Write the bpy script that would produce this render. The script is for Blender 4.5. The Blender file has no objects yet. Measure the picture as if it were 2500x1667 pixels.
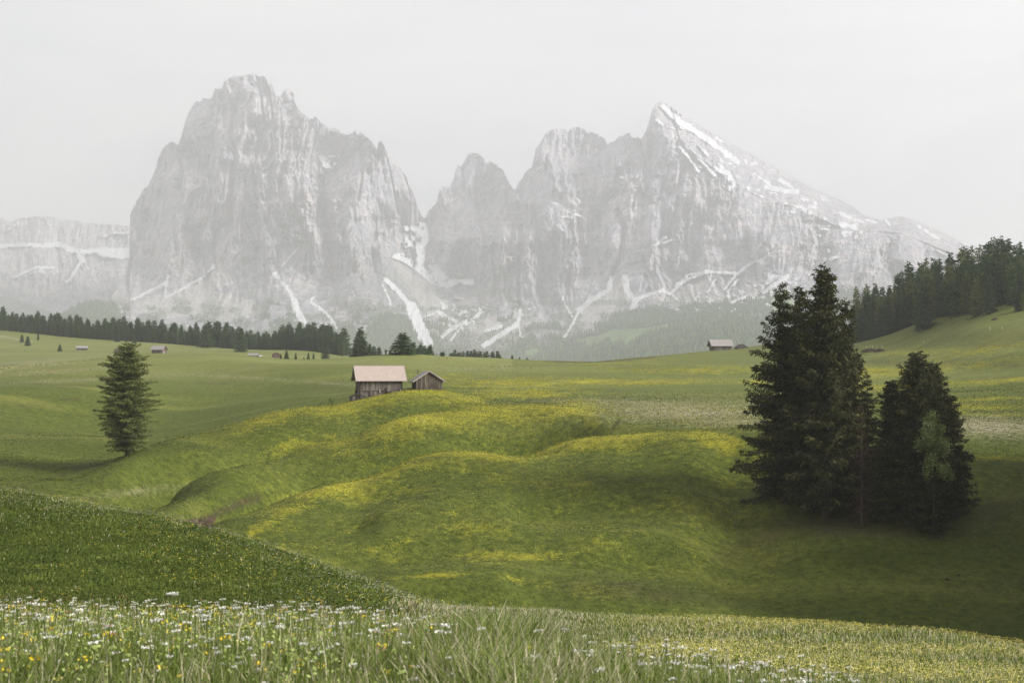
import bpy, math, random
import numpy as np
from mathutils import Vector, Matrix
PI = math.pi
random.seed(7)
RNG = np.random.default_rng(11)
scene = bpy.context.scene
COL = scene.collection

# ------------------------------------------------------------------ camera model (50 mm lens, source photo 2500x1667)
F = 3472.2
PITCH = math.atan(70.0 / F)
cp, sp = math.cos(PITCH), math.sin(PITCH)

def ray(px, py):
    """photo pixel -> (u, e): the world direction is (u, 1, e)"""
    a = (np.asarray(px, float) - 1250.0) / F
    b = (833.5 - np.asarray(py, float)) / F
    d = cp - b * sp
    return a / d, (sp + b * cp) / d

def pix(u, e):
    b = (e * cp - sp) / (cp + e * sp)
    d = cp - b * sp
    return 1250.0 + F * u * d, 833.5 - F * b

def P(px, py, Y):
    u, e = ray(px, py)
    return Vector((float(u) * Y, Y, float(e) * Y))

# ------------------------------------------------------------------ numpy noise
def _hash(ix, iy, seed):
    h = (ix.astype(np.int64) * 374761393 + iy.astype(np.int64) * 668265263 + seed * 1274126177) & 0x7fffffff
    h = ((h ^ (h >> 13)) * 1274126177) & 0x7fffffff
    h = h ^ (h >> 16)
    return (h & 0xffff) / 65535.0

def vnoise(x, y, seed=0):
    x0 = np.floor(x); y0 = np.floor(y)
    fx = x - x0; fy = y - y0
    fx = fx * fx * fx * (fx * (fx * 6 - 15) + 10); fy = fy * fy * fy * (fy * (fy * 6 - 15) + 10)
    x0 = x0.astype(np.int64); y0 = y0.astype(np.int64)
    a = _hash(x0, y0, seed); b = _hash(x0 + 1, y0, seed)
    c = _hash(x0, y0 + 1, seed); d = _hash(x0 + 1, y0 + 1, seed)
    return (a * (1 - fx) + b * fx) * (1 - fy) + (c * (1 - fx) + d * fx) * fy

def fbm(x, y, seed=0, octs=4, gain=0.5):
    s = 0; a = 1; t = 0
    for k in range(octs):
        s = s + a * vnoise(x * 2 ** k + k * 17.3, y * 2 ** k + k * 9.1, seed + k); t += a; a *= gain
    return s / t

def ridged(x, y, seed=0, octs=4, gain=0.5):
    s = 0; a = 1; t = 0
    for k in range(octs):
        n = 1 - np.abs(2 * vnoise(x * 2 ** k + k * 11.7, y * 2 ** k + k * 5.3, seed + k) - 1)
        s = s + a * n; t += a; a *= gain
    return s / t

def smooth(a, b, x):
    t = np.clip((x - a) / (b - a), 0, 1)
    return t * t * (3 - 2 * t)

# ------------------------------------------------------------------ mesh helpers
def mesh_np(name, V, Fc, mat=None, attrs=None, smooth_shade=False, mats=None, mat_idx=None):
    """Fc: (M,3) or (M,4) int array"""
    V = np.asarray(V, dtype=np.float32); Fc = np.asarray(Fc, dtype=np.int32)
    me = bpy.data.meshes.new(name)
    me.vertices.add(len(V)); me.vertices.foreach_set('co', V.ravel())
    n = Fc.shape[1]
    me.loops.add(Fc.size); me.loops.foreach_set('vertex_index', Fc.ravel())
    me.polygons.add(len(Fc))
    me.polygons.foreach_set('loop_start', np.arange(0, Fc.size, n, dtype=np.int32))
    me.polygons.foreach_set('loop_total', np.full(len(Fc), n, dtype=np.int32))
    if smooth_shade:
        me.polygons.foreach_set('use_smooth', np.ones(len(Fc), dtype=bool))
    for m in (mats or ([mat] if mat else [])): me.materials.append(m)
    if mat_idx is not None: me.polygons.foreach_set('material_index', np.asarray(mat_idx, dtype=np.int32))
    me.update(calc_edges=True)
    for k, v in (attrs or {}).items():
        at = me.attributes.new(k, 'FLOAT', 'POINT'); at.data.foreach_set('value', np.asarray(v, dtype=np.float32))
    return me

def link(name, me, parent=None, loc=None, rz=0.0, rx=0.0, ry=0.0, scale=None):
    o = bpy.data.objects.new(name, me); COL.objects.link(o)
    if parent is not None: o.parent = parent
    if loc is not None: o.location = loc
    o.rotation_euler = (rx, ry, rz)
    if scale is not None: o.scale = (scale,) * 3 if isinstance(scale, (int, float)) else scale
    return o

def tag(o, label=None, cat=None, group=None, kind=None):
    if label: o['label'] = label
    if cat: o['category'] = cat
    if group: o['group'] = group
    if kind: o['kind'] = kind
    return o

def empty(name, loc, rz=0, label=None, cat=None, group=None, scale=1.0):
    o = bpy.data.objects.new(name, None); COL.objects.link(o)
    o.location = loc; o.rotation_euler = (0, 0, rz); o.scale = (scale,) * 3; o.empty_display_size = 0.5
    return tag(o, label, cat, group)

class MB:
    """collects simple solids; build() links them as one mesh object"""
    def __init__(s): s.V = []; s.F = []; s.T = []
    def add(s, vs, fs, t=0.5):
        n = len(s.V); s.V += [tuple(v) for v in vs]; s.T += [t] * len(vs)
        s.F += [tuple(n + i for i in f) for f in fs]
    def box(s, x0, x1, y0, y1, z0, z1, t=0.5, M=None):
        vs = [Vector((x, y, z)) for z in (z0, z1) for y in (y0, y1) for x in (x0, x1)]
        if M is not None: vs = [M @ v for v in vs]
        s.add(vs, [(0, 2, 3, 1), (4, 5, 7, 6), (0, 1, 5, 4), (2, 6, 7, 3), (0, 4, 6, 2), (1, 3, 7, 5)], t)
    def hexa(s, vs, t=0.5):
        s.add(vs, [(0, 2, 3, 1), (4, 5, 7, 6), (0, 1, 5, 4), (2, 6, 7, 3), (0, 4, 6, 2), (1, 3, 7, 5)], t)
    def tube(s, pts, rs, n=6, t=0.5, cap=True):
        pts = [Vector(p) for p in pts]; rings = []
        for i, p in enumerate(pts):
            d = (pts[min(i + 1, len(pts) - 1)] - pts[max(i - 1, 0)]).normalized()
            a = d.orthogonal().normalized() if abs(d.z) < 0.9 else Vector((1, 0, 0)) - d * d.x
            a.normalize(); b = d.cross(a)
            rings.append([p + (a * math.cos(2 * PI * k / n) + b * math.sin(2 * PI * k / n)) * rs[i] for k in range(n)])
        vs = [v for r in rings for v in r]
        fs = [(i * n + k, i * n + (k + 1) % n, (i + 1) * n + (k + 1) % n, (i + 1) * n + k) for i in range(len(pts) - 1) for k in range(n)]
        if cap: fs += [tuple(range(n))[::-1], tuple((len(pts) - 1) * n + k for k in range(n))]
        s.add(vs, fs, t)
    def mesh(s, name, mat):
        me = bpy.data.meshes.new(name); me.from_pydata(s.V, [], s.F); me.materials.append(mat)
        at = me.attributes.new('tint', 'FLOAT', 'POINT'); at.data.foreach_set('value', s.T)
        me.update(); return me
    def build(s, name, mat, parent=None, **kw): return link(name, s.mesh(name, mat), parent, **kw)

# ------------------------------------------------------------------ materials
def new_mat(name):
    m = bpy.data.materials.new(name); m.use_nodes = True
    nt = m.node_tree; nt.nodes.clear()
    out = nt.nodes.new('ShaderNodeOutputMaterial'); b = nt.nodes.new('ShaderNodeBsdfPrincipled')
    nt.links.new(b.outputs[0], out.inputs[0])
    b.inputs['Roughness'].default_value = 0.9
    b.inputs['Specular IOR Level'].default_value = 0.12
    return m, nt, b
def N(nt, t, **kw):
    n = nt.nodes.new(t)
    for k, v in kw.items(): setattr(n, k, v)
    return n
def attr(nt, name):
    n = N(nt, 'ShaderNodeAttribute'); n.attribute_name = name; return n.outputs['Fac']
def noise(nt, scale, vec=None, detail=3, rough=0.55, dist=0.0):
    n = N(nt, 'ShaderNodeTexNoise'); n.inputs['Scale'].default_value = scale; n.inputs['Detail'].default_value = detail
    n.inputs['Roughness'].default_value = rough; n.inputs['Distortion'].default_value = dist
    if vec is not None: nt.links.new(vec, n.inputs['Vector'])
    return n.outputs['Fac']
def mapr(nt, v, a, b, c=0.0, d=1.0, interp='LINEAR'):
    n = N(nt, 'ShaderNodeMapRange'); n.interpolation_type = interp
    for i, x in zip(('From Min', 'From Max', 'To Min', 'To Max'), (a, b, c, d)): n.inputs[i].default_value = x
    nt.links.new(v, n.inputs['Value']); return n.outputs['Result']
def math_(nt, op, a, b=None, clamp=False):
    n = N(nt, 'ShaderNodeMath', operation=op); n.use_clamp = clamp
    for i, x in enumerate((a, b)):
        if x is None: continue
        if isinstance(x, (int, float)): n.inputs[i].default_value = x
        else: nt.links.new(x, n.inputs[i])
    return n.outputs[0]
def mix(nt, f, a, b, mode='MIX'):
    n = N(nt, 'ShaderNodeMix', data_type='RGBA', blend_type=mode)
    for i, x in ((0, f), (6, a), (7, b)):
        if isinstance(x, (int, float)): n.inputs[i].default_value = x
        elif isinstance(x, tuple): n.inputs[i].default_value = (*x, 1)
        else: nt.links.new(x, n.inputs[i])
    return n.outputs[2]
def ramp(nt, f, stops):
    n = N(nt, 'ShaderNodeValToRGB'); cr = n.color_ramp
    while len(cr.elements) < len(stops): cr.elements.new(0.5)
    for e, (p, c) in zip(cr.elements, stops): e.position = p; e.color = (*c, 1)
    nt.links.new(f, n.inputs[0]); return n.outputs[0]
def objvec(nt, sx=1, sy=1, sz=1):
    tc = N(nt, 'ShaderNodeTexCoord'); mp = N(nt, 'ShaderNodeMapping'); mp.inputs['Scale'].default_value = (sx, sy, sz)
    nt.links.new(tc.outputs['Object'], mp.inputs['Vector']); return mp.outputs[0]
def bump(nt, b, h, dist, strength=1.0, prev=None):
    n = N(nt, 'ShaderNodeBump'); n.inputs['Distance'].default_value = dist; n.inputs['Strength'].default_value = strength
    nt.links.new(h, n.inputs['Height'])
    if prev is not None: nt.links.new(prev, n.inputs['Normal'])
    nt.links.new(n.outputs[0], b.inputs['Normal']); return n.outputs[0]

def mat_meadow():
    m, nt, b = new_mat('meadow_grass')
    v = objvec(nt)
    big = noise(nt, 0.02, v, 4, 0.6); mid = noise(nt, 0.22, v, 5, 0.62); fine = noise(nt, 1.1, v, 6, 0.75); vf = noise(nt, 7.0, v, 3, 0.7)
    c = ramp(nt, big, [(0.30, (0.056, 0.075, 0.010)), (0.5, (0.076, 0.095, 0.013)), (0.70, (0.110, 0.126, 0.019))])
    c = mix(nt, mapr(nt, mid, 0.36, 0.66), c, (0.070, 0.096, 0.010), 'MIX')
    c2 = mix(nt, mapr(nt, fine, 0.38, 0.64), (0.028, 0.040, 0.007), (0.185, 0.205, 0.032))
    c = mix(nt, 0.55, c, c2)
    st = noise(nt, 1.0, objvec(nt, 0.02, 0.10, 0.02), 5, 0.65, 0.6)
    c = mix(nt, mapr(nt, st, 0.35, 0.65, 0.45, 0.0), c, (0.040, 0.058, 0.008))
    c = mix(nt, mapr(nt, st, 0.52, 0.72, 0.0, 0.45), c, (0.21, 0.20, 0.05))
    # pale meadow (seed heads, hay-coloured grass)
    pl = attr(nt, 'pale')
    pm = math_(nt, 'MULTIPLY', pl, mapr(nt, math_(nt, 'ADD', math_(nt, 'MULTIPLY', mid, 0.5), math_(nt, 'MULTIPLY', fine, 0.5)), 0.38, 0.62, 0.35, 1.25), True)
    pc = mix(nt, mapr(nt, fine, 0.4, 0.65), (0.13, 0.12, 0.06), (0.42, 0.37, 0.25))
    c = mix(nt, pm, c, pc)
    # lighter green up the slopes and far off; paints in their sunlit tops
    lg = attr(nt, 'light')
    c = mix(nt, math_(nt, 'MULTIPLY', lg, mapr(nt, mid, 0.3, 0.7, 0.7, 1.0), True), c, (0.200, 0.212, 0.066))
    # buttercups: density attribute against small speckle noise
    ye = attr(nt, 'yellow')
    sp_ = math_(nt, 'ADD', math_(nt, 'MULTIPLY', vf, 0.45), math_(nt, 'ADD', math_(nt, 'MULTIPLY', fine, 0.35), math_(nt, 'MULTIPLY', mid, 0.35)))
    yf = mapr(nt, math_(nt, 'ADD', sp_, math_(nt, 'MULTIPLY', ye, 0.24)), 0.66, 0.86)
    yf = math_(nt, 'MULTIPLY', yf, mapr(nt, ye, 0.0, 0.15), True)
    c = mix(nt, math_(nt, 'MULTIPLY', yf, 0.8), c, (0.42, 0.38, 0.03))
    # sparse single flower dots
    vo = N(nt, 'ShaderNodeTexVoronoi'); vo.inputs['Scale'].default_value = 2.3; nt.links.new(v, vo.inputs['Vector'])
    dot = math_(nt, 'MULTIPLY', mapr(nt, vo.outputs['Distance'], 0.10, 0.17, 1, 0), mapr(nt, mid, 0.42, 0.6), True)
    c = mix(nt, math_(nt, 'MULTIPLY', dot, attr(nt, 'dots'), True), c, (0.50, 0.42, 0.06))
    br = attr(nt, 'earth')
    ec = mix(nt, mapr(nt, fine, 0.35, 0.65), (0.028, 0.018, 0.012), (0.085, 0.060, 0.038))
    c = mix(nt, math_(nt, 'MULTIPLY', br, mapr(nt, fine, 0.25, 0.6, 0.55, 1.3), True), c, ec)
    tn = attr(nt, 'track')
    c = mix(nt, tn, c, (0.30, 0.28, 0.18))
    nt.links.new(c, b.inputs['Base Color'])
    b1 = bump(nt, b, fine, 0.30, 1.0)
    b2 = bump(nt, b, vf, 0.06, 0.7, b1)
    bump(nt, b, noise(nt, 0.35, v, 4, 0.6), 0.25, 0.6, b2)
    return m

def mat_rock():
    m, nt, b = new_mat('dolomite_rock')
    v = objvec(nt, 1, 1, 0.35)
    n1 = noise(nt, 0.004, v, 6, 0.65, 0.3); n2 = noise(nt, 0.02, v, 5, 0.65); n3 = noise(nt, 0.06, v, 3, 0.6)
    c = ramp(nt, n1, [(0.32, (0.42, 0.42, 0.46)), (0.47, (0.56, 0.54, 0.575)), (0.58, (0.74, 0.65, 0.62)), (0.70, (0.64, 0.61, 0.63))])
    c = mix(nt, mapr(nt, n2, 0.38, 0.58), (0.29, 0.29, 0.34), c)
    tal = attr(nt, 'scree')
    c = mix(nt, math_(nt, 'MULTIPLY', tal, mapr(nt, n2, 0.35, 0.6, 0.6, 1.15), True), c, (0.66, 0.63, 0.59))
    gr = attr(nt, 'green')
    g1 = math_(nt, 'MULTIPLY', gr, mapr(nt, math_(nt, 'ADD', n2, n3), 0.85, 1.1, 0.5, 1.2), True)
    c = mix(nt, g1, c, (0.075, 0.105, 0.055))
    lg = attr(nt, 'pasture')
    c = mix(nt, lg, c, (0.20, 0.30, 0.09))
    fo = attr(nt, 'forest')
    c = mix(nt, fo, c, (0.020, 0.032, 0.020))
    sn = attr(nt, 'snow')
    sf = mapr(nt, math_(nt, 'ADD', sn, math_(nt, 'MULTIPLY', math_(nt, 'SUBTRACT', n3, 0.5), 1.0)), 0.42, 0.60)
    c = mix(nt, sf, c, (0.92, 0.93, 0.95))
    nt.links.new(c, b.inputs['Base Color'])
    b1 = bump(nt, b, n2, 70, 1.0)
    bump(nt, b, n3, 22, 1.0, b1)
    return m

def mat_tint(name, stops, rough=0.85, translucent=0.0, nscale=None):
    m, nt, b = new_mat(name)
    f = attr(nt, 'tint')
    if nscale:
        f = math_(nt, 'ADD', f, math_(nt, 'MULTIPLY', math_(nt, 'SUBTRACT', noise(nt, nscale, objvec(nt), 4, 0.6), 0.5), 0.9), True)
    c = ramp(nt, f, stops)
    nt.links.new(c, b.inputs['Base Color']); b.inputs['Roughness'].default_value = rough
    if translucent:
        out = [n for n in nt.nodes if n.type == 'OUTPUT_MATERIAL'][0]
        tr = N(nt, 'ShaderNodeBsdfTranslucent'); nt.links.new(c, tr.inputs[0])
        mx = N(nt, 'ShaderNodeMixShader'); mx.inputs[0].default_value = translucent
        nt.links.new(b.outputs[0], mx.inputs[1]); nt.links.new(tr.outputs[0], mx.inputs[2]); nt.links.new(mx.outputs[0], out.inputs[0])
    return m

def mat_wood(name, stops, sx=9.0, sz=0.8, logs=False):
    m, nt, b = new_mat(name)
    v = objvec(nt, sx, sx, sz) if not logs else objvec(nt, sz, sx, sx)
    n1 = noise(nt, 1.0, v, 5, 0.65, 0.4); n2 = noise(nt, 0.9, objvec(nt), 3)
    f = math_(nt, 'ADD', math_(nt, 'MULTIPLY', n1, 0.75), math_(nt, 'SUBTRACT', math_(nt, 'MULTIPLY', attr(nt, 'tint'), 0.28), 0.02), True)
    c = ramp(nt, f, stops)
    c = mix(nt, mapr(nt, n2, 0.45, 0.7, 0, 0.5), c, tuple(x * 0.6 for x in stops[0][1]))
    nt.links.new(c, b.inputs['Base Color']); bump(nt, b, n1, 0.02, 0.6)
    return m

M_MEADOW = mat_meadow()
M_ROCK = mat_rock()
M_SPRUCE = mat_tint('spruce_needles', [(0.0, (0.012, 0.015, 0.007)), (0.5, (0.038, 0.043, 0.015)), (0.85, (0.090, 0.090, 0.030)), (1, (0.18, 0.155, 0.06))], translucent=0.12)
M_LARCH = mat_tint('larch_needles', [(0.0, (0.05, 0.062, 0.018)), (0.5, (0.10, 0.12, 0.034)), (1, (0.18, 0.195, 0.06))], translucent=0.2)
M_PINE = mat_tint('forest_needles', [(0.0, (0.022, 0.040, 0.016)), (0.5, (0.058, 0.094, 0.034)), (1, (0.12, 0.175, 0.062))], translucent=0.1)
M_LEAF = mat_tint('alder_leaves', [(0.0, (0.08, 0.11, 0.03)), (0.6, (0.18, 0.225, 0.06)), (1, (0.38, 0.42, 0.20))], translucent=0.2, rough=0.6)
M_DEAD = mat_tint('dead_twigs', [(0.0, (0.05, 0.03, 0.022)), (1, (0.13, 0.075, 0.055))])
M_BARK = mat_tint('tree_bark', [(0.0, (0.03, 0.022, 0.016)), (1, (0.11, 0.085, 0.065))], nscale=6)
M_PALEWOOD = mat_tint('bleached_wood', [(0.0, (0.38, 0.35, 0.30)), (1, (0.6, 0.57, 0.5))], nscale=4)
M_BLADE = mat_tint('grass_blades', [(0.0, (0.048, 0.076, 0.014)), (0.35, (0.100, 0.142, 0.026)), (0.7, (0.180, 0.225, 0.052)), (0.88, (0.32, 0.31, 0.15)), (1, (0.52, 0.47, 0.33))], translucent=0.3)
M_SWARD = mat_tint('sward_grass', [(0.0, (0.046, 0.064, 0.010)), (0.4, (0.092, 0.113, 0.015)), (0.75, (0.158, 0.175, 0.025)), (0.88, (0.21, 0.20, 0.07)), (1, (0.40, 0.36, 0.22))])
M_WHITE = mat_tint('white_petals', [(0.0, (0.42, 0.42, 0.36)), (1, (0.78, 0.76, 0.68))], translucent=0.25)
M_YELLOW = mat_tint('yellow_petals', [(0.0, (0.55, 0.42, 0.02)), (0.6, (0.72, 0.55, 0.05)), (1, (0.62, 0.62, 0.20))], translucent=0.25)
M_LEMON = mat_tint('lemon_petals', [(0.0, (0.55, 0.46, 0.05)), (0.5, (0.72, 0.64, 0.18)), (1, (0.80, 0.74, 0.34))], translucent=0.2)
M_GOLD = mat_tint('golden_turf', [(0.0, (0.19, 0.20, 0.018)), (0.5, (0.36, 0.335, 0.035)), (1, (0.56, 0.50, 0.08))])
M_LIME = mat_tint('rattle_bracts', [(0.0, (0.16, 0.22, 0.06)), (1, (0.36, 0.42, 0.13))], translucent=0.3)
M_RUST = mat_tint('sorrel_spikes', [(0.0, (0.16, 0.07, 0.04)), (1, (0.32, 0.17, 0.10))], translucent=0.2)
M_WOOD = mat_wood('weathered_boards', [(0.2, (0.045, 0.036, 0.030)), (0.45, (0.125, 0.105, 0.090)), (0.75, (0.27, 0.235, 0.20))])
M_DARKWOOD = mat_wood('brown_boards', [(0.2, (0.030, 0.024, 0.020)), (0.5, (0.095, 0.078, 0.062)), (0.8, (0.30, 0.25, 0.19))])
M_REDWOOD = mat_wood('reddish_boards', [(0.2, (0.06, 0.042, 0.034)), (0.8, (0.22, 0.165, 0.14))])
M_LOGS = mat_wood('stacked_logs', [(0.2, (0.05, 0.042, 0.035)), (0.8, (0.24, 0.215, 0.185))], logs=True)
M_TRIM = mat_wood('pale_trim', [(0.2, (0.25, 0.22, 0.18)), (0.8, (0.45, 0.41, 0.35))])
def mat_shingle(name, a, b_, c_):
    m, nt, b = new_mat(name)
    tc = N(nt, 'ShaderNodeTexCoord'); br = N(nt, 'ShaderNodeTexBrick'); mp = N(nt, 'ShaderNodeMapping')
    nt.links.new(tc.outputs['Object'], mp.inputs['Vector'])
    mp.inputs['Rotation'].default_value = (math.radians(90), 0, 0)
    nt.links.new(mp.outputs[0], br.inputs['Vector'])
    br.inputs['Scale'].default_value = 1.0; br.inputs['Brick Width'].default_value = 0.16; br.inputs['Row Height'].default_value = 0.17
    br.inputs['Mortar Size'].default_value = 0.012; br.inputs['Color1'].default_value = (*a, 1); br.inputs['Color2'].default_value = (*b_, 1); br.inputs['Mortar'].default_value = (*c_, 1)
    n = noise(nt, 3.0, objvec(nt), 4, 0.7)
    c = mix(nt, mapr(nt, n, 0.4, 0.7, 0, 0.5), br.outputs['Color'], tuple(x * 0.7 for x in a))
    nt.links.new(c, b.inputs['Base Color']); bump(nt, b, br.outputs['Fac'], 0.02, 0.5)
    return m
M_SHINGLE = mat_shingle('new_shingles', (0.47, 0.40, 0.35), (0.40, 0.31, 0.27), (0.27, 0.22, 0.18))
M_SHINGLE_GREY = mat_shingle('grey_shingles', (0.42, 0.39, 0.37), (0.32, 0.29, 0.28), (0.14, 0.12, 0.11))
def flat(name, col, rough=0.6, metal=0.0):
    m, nt, b = new_mat(name); b.inputs['Roughness'].default_value = rough; b.inputs['Metallic'].default_value = metal
    n = noise(nt, 5.0, objvec(nt), 3)
    nt.links.new(mix(nt, mapr(nt, n, 0.3, 0.7), col, tuple(x * 0.8 for x in col)), b.inputs['Base Color']); return m
M_PAINT = flat('white_car_paint', (0.72, 0.72, 0.72), 0.3)
M_GLASSY = flat('car_glass', (0.02, 0.025, 0.03), 0.1)
M_RUBBER = flat('tyre_rubber', (0.02, 0.02, 0.02), 0.8)
M_BLACK = flat('dark_opening', (0.012, 0.010, 0.009), 0.9)
M_SOIL = mat_tint('loose_soil', [(0.0, (0.022, 0.016, 0.012)), (1, (0.08, 0.056, 0.04))], nscale=8)

# ------------------------------------------------------------------ terrain control data: ground seen at photo (px, py), at depth Y
L = []   # polylines (px, py, Y)
nearhill = [(0,1206,62),(53,1208,61),(106,1218,61),(159,1227,60),(223,1238,59),(276,1251,58),(372,1264,57),(425,1280,55),(505,1304,53),(558,1323,52),(638,1349,50),(691,1373,48),(771,1405,45),(850,1440,42),(903,1456,40),(983,1477,37.5),(1036,1491,36),(1140,1497,35),(1250,1501,34),(1383,1505,33),(1516,1517,32),(1728,1525,30.5),(1888,1535,29),(2047,1544,28),(2153,1554,27),(2260,1557,26.5),(2340,1565,26),(2393,1578,25),(2446,1594,24),(2500,1607,23)]
Cr = [(255,1156,188),(287,1127,194),(330,1103,200),(383,1079,206),(446,1055,212),(489,1044,215),(531,1034,218),(611,1019,222),(664,1008,226),(702,998,228),(744,993,230),(813,991,231),(850,986,232),(882,978,234),(925,968,236),(957,960,237),(989,954,238),(1026,952,239),(1079,953,240),(1116,960,240),(1169,970,239),(1201,975,238)]
Br = [(383,1247,140),(430,1225,145),(478,1194,152),(531,1162,160),(585,1135,169),(638,1111,176),(691,1087,182),(744,1066,188),(797,1058,190),(850,1051,192),(930,1037,195),(1010,1023,198),(1063,1015,201),(1116,1002,203),(1169,994,205),(1222,992,206),(1280,990,206),(1338,990,204),(1410,991,200),(1457,999,195),(1481,1011,190)]
Ar = [(510,1297,108),(531,1281,112),(558,1268,116),(611,1247,125),(664,1225,132),(744,1209,138),(797,1194,141),(840,1186,144),(903,1172,147),(935,1156,150),(983,1135,155),(1010,1122,157),(1052,1111,160),(1090,1104,161),(1169,1103,163),(1250,1099,165),(1296,1097,166),(1338,1082,168),(1386,1070,169),(1457,1061,169),(1552,1055,168),(1612,1051,166),(1671,1055,163),(1725,1061,159),(1785,1073,153),(1826,1076,150)]
Dr = [(0,895,430),(212,877,430),(361,863,430),(450,862,430),(560,863,430),(640,873,435),(744,880,440),(800,876,435),(850,873,430),(930,866,425),(990,863,420),(1050,867,422),(1100,870,430),(1150,872,435),(1220,875,445),(1300,880,460),(1360,882,470),(1420,882,480),(1500,877,500),(1560,872,520),(1650,864,535),(1740,856,550),(1790,853,550),(1850,847,548),(1960,846,530),(2050,848,512),(2109,848,500),(2152,825,486),(2193,808,472),(2234,795,463),(2274,787,455),(2356,774,442),(2397,764,435),(2438,752,428),(2500,748,420)]
_WA, _WB = [0,40,52,62,80,112,165,205,240,300,430,9999], [0,40,72,122,133,152,181,222,257,312,430,9999]
def W(Y): return float(np.interp(Y, _WA, _WB))
def Winv(Y): return np.interp(Y, _WB, _WA)
L += nearhill
for pl in (Cr, Br, Ar, Dr):
    L += [(x, y, W(d)) for x, y, d in pl]
def _cr(pl, x):
    p = np.array(pl)
    if x < p[0, 0] or x > p[-1, 0]: return None
    return float(np.interp(x, p[:, 0], p[:, 1])), W(float(np.interp(x, p[:, 0], p[:, 2])))
FR = [(.07, .30), (.22, .52), (.45, .74), (.72, .89), (1.0, 1.0)]
TPL = [(.037,.13),(.10,.185),(.18,.24),(.26,.35),(.34,.46),(.47,.555),(.63,.67),(.72,.78),(.78,.907),(.87,.96),(1,1)]
TPS = [(.04,.12),(.12,.19),(.22,.26),(.32,.38),(.45,.47),(.60,.66),(.72,.74),(.86,.90),(1,1)]
for x in list(range(300, 1700, 42)):
    a_, b_, c_ = _cr(Ar, x), _cr(Br, x), _cr(Cr, x)
    seq = [q for q in (c_, b_, a_) if q is not None]
    for back, front in zip(seq[:-1], seq[1:]):
        gap = back[1] - front[1]
        L.append((x, front[0] + (min(34, 16 + gap * .6) if x < 1300 else 8), front[1] + gap * .28))
        yf_ = front[1] + gap * .52
        for f, g_ in FR:
            L.append((x, back[0] + (front[0] + 6 - back[0]) * f, back[1] + (yf_ - back[1]) * g_))
    if seq and seq[-1] is a_:
        fl = float(np.interp(x, [530, 640, 760, 850, 950, 1830], [1350, 1380, 1440, 1478, 1492, 1515]))
        fY = float(np.interp(x, [530, 640, 760, 850], [140, 134, 128, 126]))
        for f, g_ in (TPL if 900 < x < 1260 else TPS):
            L.append((x, a_[0] + (fl - a_[0]) * f, a_[1] + (fY - a_[1]) * g_))
    elif seq and seq[-1] is b_:
        for f, g_ in FR: L.append((x, b_[0] + (1262 - b_[0]) * f, b_[1] + (b_[1] - 14 - b_[1]) * g_))
    elif seq and seq[-1] is c_:
        for f, g_ in FR: L.append((x, c_[0] + (1192 - c_[0]) * f, c_[1] - 24 * g_))
    if c_ is not None and not 850 < x < 1110: L.append((x, c_[0] + 30, c_[1] + 16))
    if c_ is None and b_ is not None and x > 1200: L.append((x, b_[0] + 14, b_[1] + 9))
    if x > 1470 and a_ is not None and x < 1640: L.append((x, a_[0] + 10, a_[1] + 8))
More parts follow.
